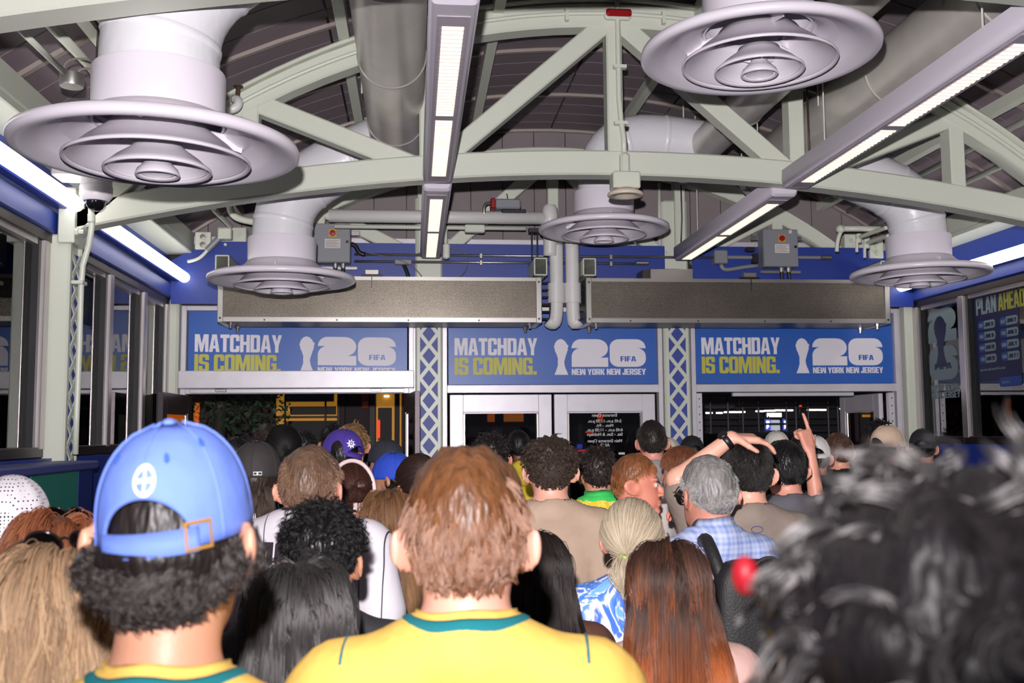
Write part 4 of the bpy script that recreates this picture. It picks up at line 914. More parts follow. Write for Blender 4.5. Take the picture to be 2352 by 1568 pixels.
# orange message sign seen through the side windows
LED = mat('orange_led', (255, 150, 50), .5, emit=1.2)
for px, py, s_, lab in ((2150, 938, -1, 'orange PENN 1 light sign mirrored through the window beside the end wall'), (20, 948, 1, 'orange light sign seen through the left windows')):
    t = empty('led_sign', lab, 'sign'); Yq = 14.0; c = atY(px, py, Yq)
    L_ = letters('PENN 1' if s_ < 0 else 'PEN', .2 if s_ < 0 else .16, .062, lambda u, v, q: (c.x+(u if s_ > 0 else .2-u), Yq-q, c.z+v), .1); L_.build('lettering', LED, t)
    MB().box(c.x-.03, c.x+.25, Yq+.002, Yq+.06, c.z-.03, c.z+.1).build('case', BLACKP, t); MB().box(c.x+.08, c.x+.12, Yq+.06, Yq+.1, 0, c.z+.1).build('stand', BLACKP, t)
t = empty('street_tree', 'dark leafy street tree outside the doorway at left', 'tree'); _c = atY(545, 930, 14.5)
BARK = mat('bark', (50, 42, 38), .8); LEAF = mat('dark_leaves', (44, 66, 44), .6)
MB().tube([(_c.x-.3, 14.5, 0), (_c.x-.28, 14.5, 1.2), (_c.x-.2, 14.5, 2.4), (_c.x, 14.5, 4)], [.12, .1, .08, .04], 10).build('trunk', BARK, t, smooth=True)
m_ = MB(); rs = np.random.RandomState(3)
for k in range(1500):
    a = rs.rand()*2*PI; r = .75*rs.rand()**.5; z = 1.72+rs.rand()*1.9; r *= 1.15-.3*abs(z-2.6)
    p = Vector((_c.x+r*math.cos(a)*1.0, 14.5+r*math.sin(a)*.8, z)); u = Vector(rs.randn(3)).normalized()*.045; v = Vector(rs.randn(3)).normalized()*.03
    m_.add([p-u, p+v, p+u, p-v], [(0, 1, 2, 3)])
o = m_.build('foliage', LEAF, t); o['kind'] = 'stuff'
# parked cars: dark rounded roofs
def car(px, py, Y, label, colr):
    c = atY(px, py, Y); t = empty('parked_car', label, 'car', (c.x, Y, 0)); h = c.z
    mm = mat('car_paint_%d' % int(px), colr, .25, .3, coat=.6)
    MB().prism([(-2.2, .45), (-2.1, .8), (-1.3, .92), (-.75, h-.02), (-.3, h), (.7, h), (1.4, .98), (2.1, .9), (2.2, .5), (2.1, .3), (-2.1, .3)], -.85, .85, lambda u, v, k: (u, k, v)).build('body', mm, t)
    MB().prism([(-1.15, .95), (-.7, h-.08), (-.3, h-.06), (.65, h-.06), (1.2, 1.0)], -.86, .86, lambda u, v, k: (u, k, v)).build('side_glass', mat('car_glass', (12, 12, 16), .05), t)
    for x in (-1.4, 1.4):
        for y_ in (-.8, .62): MB().lathe([(0, 0), (.33, 0), (.33, .18), (0, .18)], (x, y_, .33), 20, (0, 1, 0)).build('wheel', BLACKP, t)
car(1730, 992, 17.2, 'dark car roof behind the heads in the rightmost doorway', (30, 30, 36))

# ================================================================== people
def surfnet(V, xs, ys, zs):
    S = V < 0; nx, ny, nz = V.shape
    acc = np.zeros((3, nx-1, ny-1, nz-1), np.float32); cnt = np.zeros((nx-1, ny-1, nz-1), np.float32)
    G3 = (xs, ys, zs)
    for a in range(3):
        sl0 = [slice(None)]*3; sl1 = [slice(None)]*3; sl0[a] = slice(0, -1); sl1[a] = slice(1, None)
        v0, v1 = V[tuple(sl0)], V[tuple(sl1)]; M = S[tuple(sl0)] != S[tuple(sl1)]
        with np.errstate(divide='ignore', invalid='ignore'): t = np.where(M, v0/(v0-v1), 0)
        co = []
        for b in range(3):
            g = G3[b]; sh = [1, 1, 1]; sh[b] = -1
            if b == a: co.append(((g[:-1]).reshape(sh)+t*np.diff(g).reshape(sh))*M)
            else: co.append(g.reshape(sh)*M)
        o1, o2 = [b for b in range(3) if b != a]
        for i in (0, 1):
            for j in (0, 1):
                sl = [slice(None)]*3; sl[o1] = slice(i, -1 if i == 0 else None); sl[o2] = slice(j, -1 if j == 0 else None)
                sl = tuple(sl); cnt += M[sl]
                for b in range(3): acc[b] += co[b][sl]
    act = cnt > 0; idx = -np.ones(cnt.shape, np.int64); idx[act] = np.arange(act.sum())
    P = (acc[:, act]/cnt[act]).T
    Q = []
    for a in range(3):
        o1, o2 = ((1, 2), (2, 0), (0, 1))[a]
        sl0 = [slice(None)]*3; sl1 = [slice(None)]*3; sl0[a] = slice(0, -1); sl1[a] = slice(1, None)
        for o in (o1, o2): sl0[o] = slice(1, -1); sl1[o] = slice(1, -1)
        s0, s1 = S[tuple(sl0)], S[tuple(sl1)]; I = np.argwhere(s0 != s1)
        if not len(I): continue
        fl = s0[tuple(I.T)]; I[:, o1] += 1; I[:, o2] += 1
        def cell(d1, d2):
            J = I.copy(); J[:, o1] -= d1; J[:, o2] -= d2; return idx[tuple(J.T)]
        q = np.stack([cell(1, 1), cell(0, 1), cell(0, 0), cell(1, 0)], 1)
        q[~fl] = q[~fl][:, ::-1]; Q.append(q)
    return P, np.concatenate(Q)

def axis_lines(lo, hi, coarse, fines=()):
    bp = sorted(set([lo, hi]+[x for f in fines for x in f[:2] if lo < x < hi])); out = [lo]
    for a, b in zip(bp[:-1], bp[1:]):
        m = (a+b)/2; st = min([coarse]+[f[2] for f in fines if f[0] <= m <= f[1]]); n = max(1, int(math.ceil((b-a)/st)))
        out += [a+(b-a)*i/n for i in range(1, n+1)]
    return np.array(out, np.float32)
def smin(a, b, k):
    h = np.clip(.5+.5*(b-a)/k, 0, 1); return b+(a-b)*h-k*h*(1-h)
def s_ell(p, c, r):
    q = [(p[i]-c[i])/r[i] for i in range(3)]; k0 = np.sqrt(q[0]**2+q[1]**2+q[2]**2)
    k1 = np.sqrt((q[0]/r[0])**2+(q[1]/r[1])**2+(q[2]/r[2])**2)+1e-6
    return k0*(k0-1)/k1
def s_cap(p, a, b, ra, rb):
    a = np.array(a, float); b = np.array(b, float); ba = b-a; L = ba@ba
    t = np.clip(sum((p[i]-a[i])*ba[i] for i in range(3))/L, 0, 1)
    return np.sqrt(sum((p[i]-a[i]-ba[i]*t)**2 for i in range(3)))-(ra+(rb-ra)*t)

SHV = [.042]   # shoulders sit this much higher under the head
HC = np.array([0, -.01, 1.645]); HR = np.array([.077, .098, .105])
ARM_DOWN = lambda s: dict(S=(.187*s, -.02, 1.355+SHV[0]), E=(.232*s, -.035, 1.10+SHV[0]), W=(.222*s, .045, .875+SHV[0]), d=(-.05*s, .2, -1), n=(-s, .05, 0), curl=.45)
def hand_prims(A, s):
    W = np.array(A['W']); d = np.array(A['d'], float); d /= np.linalg.norm(d); n = np.array(A['n'], float); n -= d*(n@d); n /= np.linalg.norm(n)
    q = np.cross(n, d)*A.get('side', s)
    out = []
    for k in (-.026, -.008, .010, .026): out.append((W+q*k*.55, W+d*.088+q*k, .015, .0135))
    for i, (k, L) in enumerate(((.028, .94), (.0095, 1.0), (-.0095, .95), (-.027, .76))):
        c = A.get('curls', [A['curl']]*4)[i]; p = W+d*.088+q*k; an = 0
        for j, l in enumerate((.043, .027, .021)):
            an += c*(1, 1.25, .8)[j]; e = p+(d*math.cos(an)+n*math.sin(an)+q*(.0 if A.get('spread') is None else A['spread']*k*4))*l*L; out.append((p, e, (.0098, .0088, .008)[j], (.0088, .008, .007)[j])); p = e
    p = W+d*.02+q*.026; e = p+(d*.62+q*.62+n*.35)*.046; out.append((p, e, .0135, .0105)); out.append((e, e+(d*.85+q*.25+n*.45)*.034, .0105, .008))
    return out
def body_sdf(p, arms, fem=0, face=False):
    X, Y, Z = p; aX = np.abs(X); pa = (aX, Y, Z); w = 1-.10*fem
    d = s_ell(p, HC, HR)
    d = smin(d, s_ell(p, (0, .032, 1.565), (.057, .066, .068)), .03)
    d = smin(d, s_cap(p, (0, .094, 1.628), (0, .116, 1.588), .007, .0125), .012)
    d = smin(d, s_ell(pa, (.012, .106, 1.584), (.012, .012, .008)), .006)
    d = smin(d, s_ell(pa, (.03, .082, 1.652), (.026, .014, .008)), .012)
    d = smin(d, s_ell(p, (0, .094, 1.553), (.024, .012, .006)), .006); d = smin(d, s_ell(p, (0, .093, 1.541), (.021, .012, .007)), .006)
    d = smin(d, s_ell(p, (0, .082, 1.512), (.022, .018, .016)), .015)
    d = np.maximum(d, -s_ell(pa, (.032, .104, 1.628), (.016, .018, .010))) if not face else smin(np.maximum(d, -s_ell(pa, (.032, .106, 1.628), (.017, .018, .012))), s_ell(pa, (.032, .079, 1.628), (.0130, .0125, .0105)), .003)
    # ears, flaring backwards
    u = ((aX-.083)*.88-(Y+.012)*-.47, (aX-.083)*-.47+(Y+.012)*-.88, Z-1.618+(Y+.01)*.2)
    e = s_ell(u, (0, 0, 0), (.0105, .024, .036)); e = np.maximum(e, -s_ell(u, (.010, -.006, .004), (.008, .012, .02)))
    d = smin(d, e, .007)
    d = smin(d, s_cap(p, (0, -.022, 1.57), (0, -.036, 1.46), .056-.006*fem, .064-.008*fem), .03)
    pl_, p = p, (X, Y, Z-SHV[0]); pa = (aX, Y, Z-SHV[0])
    t = s_ell(p, (0, 0, 1.27), (.165*w, .105, .2)); t = smin(t, s_ell(p, (0, 0, 1.08), (.138*w, .098, .17)), .08); t = smin(t, s_ell(p, (0, -.005, .95), (.165, .115, .13)), .06)
    t = smin(t, s_cap(pa, (0, -.052, 1.448), (.155*w, -.030, 1.385), .049, .05), .05)
    t = smin(t, s_ell(pa, (.178*w, -.02, 1.365), (.058, .06, .06)), .05)
    d = smin(d, t, .035); p = pl_; pa = (aX, Y, Z)
    l = s_cap(pa, (.085, 0, .9), (.092, .008, .5), .088, .06); l = smin(l, s_cap(pa, (.092, .005, .5), (.095, -.015, .1), .058, .04), .03); l = smin(l, s_cap(pa, (.095, -.035, .045), (.105, .14, .036), .042, .034), .03)
    d = smin(d, l, .04)
    for s, A in zip((-1, 1), arms):
        S_, E_, W_ = A['S'], A['E'], A['W']; S_ = (S_[0]*w, S_[1], S_[2])
        a = smin(s_cap(p, S_, E_, .05-.006*fem, .039-.004*fem), s_cap(p, E_, W_, .039-.004*fem, .026), .02); d = smin(d, a, .03)
        h = None
        for (q0, q1, r0, r1) in hand_prims(A, s):
            c = s_cap(p, q0, q1, r0, r1); h = c if h is None else smin(h, c, .005)
        d = smin(d, h, .012)
    return d
def shirt_sdf(p, arms, fem=0, sleeve=.72, loose=.012, neck_r=.070):
    X, Y, Z = p; aX = np.abs(X); pa = (aX, Y, Z); w = 1-.10*fem
    pl_, p = p, (X, Y, Z-SHV[0]); pa = (aX, Y, Z-SHV[0])
    t = s_ell(p, (0, 0, 1.27), (.165*w+loose, .105+loose, .2+loose)); t = smin(t, s_ell(p, (0, 0, 1.06), (.15*w+loose*1.6, .108+loose*1.4, .22)), .09); t = smin(t, s_ell(p, (0, -.005, .95), (.168+loose, .118+loose, .13)), .06)
    t = smin(t, s_cap(pa, (0, -.060, 1.443), (.155*w, -.030, 1.385), .056+loose*.8, .05+loose), .05)
    t = smin(t, s_ell(pa, (.178*w, -.02, 1.365), (.058+loose, .06+loose, .06+loose)), .05); p = pl_
    for A in arms:
        S_, E_, W_ = (np.array(A[k], float) for k in 'SEW'); S_[0] *= w
        if sleeve <= 1: a = s_cap(p, S_, S_+(E_-S_)*sleeve, .056+loose, .056+loose*1.3)
        else: a = smin(s_cap(p, S_, E_, .055+loose, .046+loose), s_cap(p, E_, E_+(W_-E_)*(sleeve-1), .046+loose, .034+loose), .02)
        t = smin(t, a, .03)
    t = t+.0025*np.sin(X*45+Z*18)*np.sin(Z*26+Y*14)
    t = np.maximum(t, .86-Z+.0*X)
    t = np.maximum(t, -s_cap(p, (0, -.028, 1.42), (0, -.012, 1.78), neck_r, neck_r+.004))
    return t
def trouser_sdf(p, fem=0):
    X, Y, Z = p; pa = (np.abs(X), Y, Z)
    t = s_ell(p, (0, -.005, .95), (.172, .122, .14)); l = s_cap(pa, (.085, 0, .9), (.092, .008, .5), .1, .074); l = smin(l, s_cap(pa, (.092, .005, .5), (.095, -.015, .1), .074, .06), .03)
    return np.maximum(np.maximum(smin(t, l, .04), Z-1.0), .07-Z)

_bodies = {}
def body_meshes(key, arms, fem, head=.0085, hand=None, face=False, sleeve=.72):
    if key in _bodies: return _bodies[key]
    fx = [(-.1, .1, head*1.15)]; fy = [(-.13, .13, head*1.2)]; fz = [(1.47, 1.77, head*1.1)]
    for s, A in zip((-1, 1), arms):
        W = np.array(A['W']); d = np.array(A['d'], float); d /= np.linalg.norm(d); c = W+d*.09
        st = hand or .0105
        if hand is None or A.get('fine'):
            fx.append((c[0]-.09, c[0]+.09, st)); fy.append((c[1]-.09, c[1]+.09, st)); fz.append((c[2]-.11, c[2]+.11, st))
    ex = np.array([A[k] for A in arms for k in 'EW'] + [np.array(A['W'])+np.array(A['d'])/np.linalg.norm(A['d'])*.2 for A in arms])
    lo = np.minimum(ex.min(0)-.08, (-.3, -.2, -.03)); hi = np.maximum(ex.max(0)+.08, (.3, .24, 1.8))
    xs, ys, zs = (axis_lines(float(lo[i]), float(hi[i]), (.024, .024, .034)[i], (fx, fy, fz)[i]) for i in range(3))
    p = (xs[:, None, None], ys[None, :, None], zs[None, None, :])
    out = []
    V, Q = surfnet(body_sdf(p, arms, fem, face).astype(np.float32), xs, ys, zs); out.append((V, Q))
    xs2, ys2, zs2 = axis_lines(float(lo[0]), float(hi[0]), .021, [(-.12, .12, .012)]), axis_lines(float(lo[1]), float(hi[1]), .018, [(-.13, .07, .012)]), axis_lines(.82, float(max(1.6, hi[2])), .026, [(1.37, 1.57, .010)])
    p = (xs2[:, None, None], ys2[None, :, None], zs2[None, None, :]); out.append(surfnet(shirt_sdf(p, arms, fem, sleeve).astype(np.float32), xs2, ys2, zs2))
    xs3, ys3, zs3 = axis_lines(-.26, .26, .02), axis_lines(-.2, .2, .02), axis_lines(.03, 1.06, .035)
    p = (xs3[:, None, None], ys3[None, :, None], zs3[None, None, :]); out.append(surfnet(trouser_sdf(p, fem).astype(np.float32), xs3, ys3, zs3))
    ms = []
    for n, (V, Q) in zip(('person', 'shirt', 'trousers'), out):
        me = bpy.data.meshes.new(n); me.from_pydata(V.tolist(), [], Q.tolist()); me.polygons.foreach_set('use_smooth', [True]*len(me.polygons)); me.materials.append(None); ms.append(me)
    _bodies[key] = ms; return ms
def link_mesh(name, me, m, parent=None):
    o = bpy.data.objects.new(name, me); COL.objects.link(o)
    if parent is not None: o.parent = parent
    if not me.materials: me.materials.append(None)
    o.material_slots[0].link = 'OBJECT'; o.material_slots[0].material = m
    return o

SKINS = {}
def skin(tone):
    nm = 'skin_%d_%d_%d' % tone
    if nm in MATS: return MATS[nm]
    m = mat(nm, tone, .48, noise=.06, nscale=14, bump=.04, bscale=140)
    return m
FAIR = (228, 168, 146); FAIR2 = (220, 152, 130); TAN = (196, 138, 108); OLIVE = (206, 148, 120); BROWN = (120, 74, 54)

def hair_mat(col, rough=.32, var=.35, hl=None, spec=.09):
    nm = 'hair_%d_%d_%d' % tuple(col) + ('' if hl is None else '_h')
    if nm in MATS: return MATS[nm]
    m = bpy.data.materials.new(nm); m.use_nodes = True; MATS[nm] = m; nt = m.node_tree; nt.nodes.clear()
    o = nt.nodes.new('ShaderNodeOutputMaterial'); h = nt.nodes.new('ShaderNodeBsdfDiffuse'); g = nt.nodes.new('ShaderNodeBsdfHair'); g.component = 'Reflection'
    g.inputs['RoughnessU'].default_value = rough*.7; g.inputs['RoughnessV'].default_value = .5
    sp = nt.nodes.new('ShaderNodeMix'); sp.data_type = 'RGBA'; sp.inputs[0].default_value = .30; sp.inputs[7].default_value = (.9, .86, .84, 1)
    mxs = nt.nodes.new('ShaderNodeMixShader'); mxs.inputs[0].default_value = spec
    nt.links.new(h.outputs[0], mxs.inputs[1]); nt.links.new(g.outputs[0], mxs.inputs[2]); nt.links.new(mxs.outputs[0], o.inputs[0])
    i = nt.nodes.new('ShaderNodeHairInfo'); r = nt.nodes.new('ShaderNodeMapRange'); r.inputs[3].default_value = 1-var; r.inputs[4].default_value = 1+var; nt.links.new(i.outputs['Random'], r.inputs[0])
    v = nt.nodes.new('ShaderNodeVectorMath'); v.operation = 'SCALE'; v.inputs[0].default_value = srgb(*col)[:3]; nt.links.new(r.outputs[0], v.inputs['Scale'])
    if hl is not None:   # root to tip colour
        mx = nt.nodes.new('ShaderNodeMix'); mx.data_type = 'RGBA'; rr = nt.nodes.new('ShaderNodeMapRange'); rr.inputs[1].default_value = .15; rr.inputs[2].default_value = .7
        nt.links.new(i.outputs['Intercept'], rr.inputs[0]); nt.links.new(rr.outputs[0], mx.inputs[0]); mx.inputs[6].default_value = srgb(*col); mx.inputs[7].default_value = srgb(*hl); nt.links.new(mx.outputs[2], v.inputs[0])
    nt.links.new(v.outputs[0], h.inputs['Color']); nt.links.new(v.outputs[0], sp.inputs[6]); nt.links.new(sp.outputs[2], g.inputs['Color'])
    return m

def hairline(az):
    return np.interp(az, [0, .5, 1.0, 1.35, 1.6, 2.0, 2.6, PI], [-.86, -.80, -.52, -.22, .0, .28, .44, .48])
ZMAX = [2.0]
def scalp_dirs(rs, n, lift=0.0):
    out = []; tot = 0
    while tot < n:
        d = rs.randn(n*2, 3); d /= np.linalg.norm(d, axis=1)[:, None]
        az = np.arctan2(np.abs(d[:, 0]), -d[:, 1]); k = (d[:, 2] > hairline(az)+lift) & (d[:, 2]-.42*d[:, 1]*(ZMAX[0] < 1) < ZMAX[0]); d = d[k]; out.append(d); tot += len(d)
    return np.concatenate(out)[:n]
def hair_cap(T, rs, name, m, parent, lift=0.0, rough=.0):
    """closed shell over the scalp with thickness T (a function of direction)"""
    nu, nv = 56, 36; V = []
    ph = rs.rand(6)*6
    for j in range(nv+1):
        th = PI*j/nv
        for i in range(nu):
            f = 2*PI*i/nu; d = np.array([math.sin(th)*math.cos(f), math.sin(th)*math.sin(f), -math.cos(th)])
            az = math.atan2(abs(d[0]), -d[1]); e = d[2]-(hairline(az)+lift); k = np.clip(e/.14, -1, 1)
            nz = math.sin(9*d[0]+ph[0])*math.sin(8*d[1]+ph[1])*math.sin(9*d[2]+ph[2])+.6*math.sin(21*d[0]+ph[3])*math.sin(19*d[2]+ph[4])
            r = 1-.06*(1-max(k, 0)) if k < 1e-3 else 1
            th_ = T(d) if callable(T) else T
            V.append(HC+HR*d*r+d*(th_*max(k, 0)*(1+rough*nz)))
    F = [(j*nu+i, j*nu+(i+1) % nu, (j+1)*nu+(i+1) % nu, (j+1)*nu+i) for j in range(nv) for i in range(nu)]
    return mesh_obj(name, V, F, m, parent, smooth=True)
def curves(name, P, rad, m, parent, taper=.35):
    """P: (n strands, k points, 3)"""
    n, k = P.shape[:2]; cu = bpy.data.hair_curves.new(name); cu.add_curves([k]*n)
    cu.attributes['position'].data.foreach_set('vector', P.reshape(-1).astype(np.float32)) if 'position' in cu.attributes else cu.position_data.foreach_set('vector', P.reshape(-1).astype(np.float32))
    ra = cu.attributes.get('radius') or cu.attributes.new('radius', 'FLOAT', 'POINT')
    rr = np.tile(rad*np.linspace(1, taper, k), n).astype(np.float32); ra.data.foreach_set('value', rr)
    cu.materials.append(m); o = bpy.data.objects.new(name, cu); COL.objects.link(o); o.parent = parent; o['kind'] = 'stuff'
    return o
def nrm(a): return a/(np.linalg.norm(a, axis=-1, keepdims=True)+1e-9)
BC = np.array([0, 0, 1.27]); BR = np.array([.19, .128, .235])
def collide(p, infl):
    q = (p-HC)/(HR+infl[:, None]); l = np.linalg.norm(q, axis=1, keepdims=True); p = np.where(l < 1, HC+(p-HC)/np.maximum(l, 1e-3), p)
    q = (p-HC)/(HR+infl[:, None]+.005); l = np.linalg.norm(q, axis=1, keepdims=True); p = np.where((l > 1) & (p[:, 2:3] > 1.62), HC+(p-HC)/np.maximum(l, 1e-3), p)
    # neck
    dx = p[:, 0]; dy = p[:, 1]+.03; r = np.sqrt(dx*dx+dy*dy)+1e-6; k = (p[:, 2] < 1.56) & (r < .062+infl); s = np.where(k, (.062+infl)/r, 1); p = p.copy(); p[:, 0] = dx*s; p[:, 1] = dy*s-.03
    # hair hangs behind the back
    t = np.clip((1.52-p[:, 2])/.07, 0, 1); yb = -.112-infl*.8; p[:, 1] = np.where(t > 0, p[:, 1]*(1-t)+np.minimum(p[:, 1], yb)*t, p[:, 1])
    return p
def strand_sim(rs, n, k, L, lift=.35, grav=.15, comb=(0, 0, 0), whorl=(.05, -.30, 1), noise=.1, curl=0, cfreq=3, crad=.008, layer=.018, clump=0, wave=0, wfreq=26, lenvar=.3, lliftline=0.0, back=0, body=True, lenf=None, squeeze=-.22, hug=0):
    d = scalp_dirs(rs, n, lliftline); p = HC+HR*d; N = nrm(d/HR); w = nrm(np.array(whorl, float))
    t = d-w; t = t-N*(t*N).sum(1, keepdims=True); t = nrm(t)
    D = nrm(t+N*lift+rs.randn(n, 3)*noise*.35+vfield(p, 55, rs)*noise*1.6+vfield(p, 14, rs)*noise+np.array(comb))
    Ls = L*(1-lenvar*rs.rand(n))
    if lenf is not None: Ls = Ls*lenf(d)
    st = (Ls/(k-1))[:, None]; infl = layer*rs.rand(n)+.003
    P = np.zeros((n, k, 3)); P[:, 0] = p-N*.004
    cl = rs.randint(0, max(1, clump), n) if clump else None
    down = np.array([0, 0, -1.0]); bk = np.array([0, -1.0, 0])
    cph = rs.rand(max(1, clump), 2)*6.28 if clump else None
    for i in range(1, k):
        g = grav*(1 if body else i/k)
        D = nrm(D*(1-g)+down*g+bk*back*(p[:, 1:2] > -.05)*(p[:, 2:3] > 1.5)+rs.randn(n, 3)*noise*.25)
        p = p+D*st
        if body: p = collide(p, infl)
        else:
            q = (p-HC)/(HR+infl[:, None]*.5); l = np.linalg.norm(q, axis=1, keepdims=True); p = np.where(l < 1, HC+(p-HC)/np.maximum(l, 1e-3), p)
            if hug:
                q = (p-HC)/(HR+infl[:, None]+hug*(.35+.65*np.clip(d[:, 2:3]+.5, 0, 1))); l = np.linalg.norm(q, axis=1, keepdims=True); p = np.where(l > 1, HC+(p-HC)/np.maximum(l, 1e-3), p)
        D = nrm(p-P[:, i-1]) if body else D
        P[:, i] = p
    if body and not curl:
        q = np.clip((1.56-P[:, :, 2])/.25, 0, 1); P[:, :, 0] *= 1-squeeze*q
    if wave and clump:
        tt = np.linspace(0, 1, k)[None, :]; am = wave*np.clip(tt*1.6, 0, 1); z = P[:, :, 2]
        P[:, :, 0] += am*np.sin(z*wfreq+cph[cl, 0][:, None]); P[:, :, 1] += am*.6*np.sin(z*wfreq*1.1+cph[cl, 1][:, None])
    if curl:
        a1 = nrm(np.cross(N, rs.randn(n, 3))); a2 = np.cross(N, a1); ph = rs.rand(n)*6.28; fq = cfreq*(.7+.6*rs.rand(n)); tt = np.linspace(0, 1, k)
        for i in range(k):
            an = ph+fq*tt[i]*6.28; r = crad*min(1, tt[i]*4)
            P[:, i] += (a1*np.cos(an)[:, None]+a2*np.sin(an)[:, None])*r - (a1*np.cos(ph)[:, None]+a2*np.sin(ph)[:, None])*r*.3
    return P
def vfield(p, fr, rs):
    out = np.zeros_like(p)
    for k in range(5):
        A = rs.randn(3, 3)*fr; ph = rs.rand(3)*6.28; out += np.sin(p@A.T+ph)
    return out/2.2
def locks(G_, per, rs, spread, conv=.45, jit=.0):
    M, k, _ = G_.shape; off = rs.randn(M, per, 1, 3)*spread; t = np.linspace(0, 1, k)[None, None, :, None]
    P = G_[:, None]+off*(1-conv*t)
    if jit: P = P+np.cumsum(rs.randn(M, per, k, 3)*jit, 2)
    # uneven tips
    sc = (1-.25*rs.rand(M, per, 1, 1)); tt = (t*sc*(k-1)); i0 = np.clip(tt.astype(int), 0, k-2); fr = tt-i0
    a = np.take_along_axis(P, np.broadcast_to(i0, P.shape[:3]+(1,)), 2); b = np.take_along_axis(P, np.broadcast_to(i0+1, P.shape[:3]+(1,)), 2)
    return (a+(b-a)*fr).reshape(M*per, k, 3)
HSEED = [11]
def dark(c, k=.55): return tuple(int(v*k) for v in c)
def cap_mat(col):
    return mat('hairbase_%d_%d_%d' % tuple(col), dark(col, .8), .45, noise=.3, nscale=60, bump=.6, bscale=90, stretch=(1, 1, .25), spec=.5)
def hair(parent, kind, col, n=3000, rad=.0011, L=None, hl=None, lift=0.0, tilt=0, rough=.32, zmax=2.0, **kw):
    ZMAX[0] = zmax
    if kind in ('long', 'pony'): n = int(n*.6); rad *= 1.3
    HSEED[0] += 1; rs = np.random.RandomState(HSEED[0]); hm = hair_mat(col, rough, hl=hl, spec=kw.get('spec', .09)); bm = cap_mat(col)
    if kind == 'short':
        c = hair_cap((lambda d: .003) if zmax < 1 else (lambda d: .007+.009*max(d[2], 0)), rs, 'hair', bm, parent, lift, .15); L = L or .038
        P = strand_sim(rs, n, 5, L, lift=kw.get('up', .5)*.6, grav=.16, noise=.22, layer=.010, hug=.010, lliftline=lift, body=False, comb=kw.get('comb', (0, 0, 0)), lenf=lambda d: np.clip(.45+.75*(d[:, 2]+.45), .22, 1.15))
    elif kind == 'tuft':
        L = L or .055; c = hair_cap(lambda d: .008+.012*max(d[2]+.2, 0), rs, 'hair', bm, parent, lift, .2)
        P = strand_sim(rs, max(60, n//16), 9, L, lift=kw.get('up', .35), grav=.16, noise=.17, layer=.012, hug=.014, curl=1, cfreq=.5, crad=.003, lliftline=lift, body=False, comb=kw.get('comb', (0, 0, 0)), lenf=lambda d: np.clip(.5+.6*(d[:, 2]+.45), .30, 1.1))
        P = locks(P, 16, rs, .0032, .6)
    elif kind == 'curly':
        L = L or .05; c = hair_cap((lambda d: .003 if d[2] > -.1 else .012) if zmax < 1 else (lambda d: L*.32*(.25+.75*np.clip(d[2]+.4, 0, 1))), rs, 'hair', bm, parent, lift, .4)
        lf = (lambda d: np.clip(.55+.6*(d[:, 2]+.7), .4, 1.0)) if zmax < 1 else (lambda d: np.clip(.14+.95*(d[:, 2]+.38), .14, 1.05))
        P = strand_sim(rs, max(60, n//10), 13, L, lift=1.0, grav=.10, noise=.35, curl=1, cfreq=kw.get('cfreq', 2.0), crad=kw.get('crad', .0055), layer=.01, lliftline=lift, body=False, lenf=lf)
        P = locks(P, 10, rs, .0022, .4)
    elif kind == 'big':
        L = L or .1; c = hair_cap(L*.42, rs, 'hair', bm, parent, lift, .35)
        P = strand_sim(rs, n//18, 18, L, lift=1.0, grav=.10, noise=.4, curl=1, cfreq=kw.get('cfreq', 1.8), crad=kw.get('crad', .011), layer=.02, lliftline=lift, body=False)
        P = locks(P, 18, rs, .0036, .5)
    elif kind == 'long':
        L = L or .5; c = hair_cap(.010, rs, 'hair', bm, parent, lift, .05)
        P = strand_sim(rs, n//22, kw.get('k', 22), L, lift=.15, grav=.30, noise=.06, layer=kw.get('layer', .024), clump=kw.get('clump', 60), wave=kw.get('wave', .003), wfreq=kw.get('wfreq', 22), whorl=kw.get('whorl', (0, .15, 1)), lenvar=.22, back=.25, lliftline=lift)
        P = locks(P, 22, rs, kw.get('spread', .0055), .35, .0004)
    elif kind == 'pony':
        c = hair_cap(.008, rs, 'hair', bm, parent, lift, .05); d = scalp_dirs(rs, n); tie = nrm(np.array(kw.get('tie', (0, -1, -.25)))); k = 20; P = np.zeros((n, k, 3)); inf = (.004+.016*rs.rand(n))[:, None]
        tp = HC+(HR+.022)*tie; L = L or .2; off = rs.randn(n, 3)*np.array([.0055, .005, .004]); Ls = L*(1-.3*rs.rand(n))
        bulge = 1-np.abs((d*tie).sum(1, keepdims=True))
        for i in range(k):
            if i < 12:
                s = i/11; q = nrm(d*(1-s)+tie*s+rs.randn(n, 3)*.004); P[:, i] = HC+(HR+inf+.012*math.sin(PI*s)*bulge)*q; P[:, i] = P[:, i]*(1-s**6)+(tp+off*.6)*s**6
            else:
                s = (i-11)/(k-12); sp = math.sin(PI*min(1, s*1.05+.05)); P[:, i] = tp+off*(.6+2.2*sp)+np.array([kw.get('sway', .0)*s, -.035*math.sin(PI*s*.6), 0])+np.outer(Ls*s, (0, 0, -1.0))
    o = c; curves('hair_strands', P, rad, hm, c)
    return o

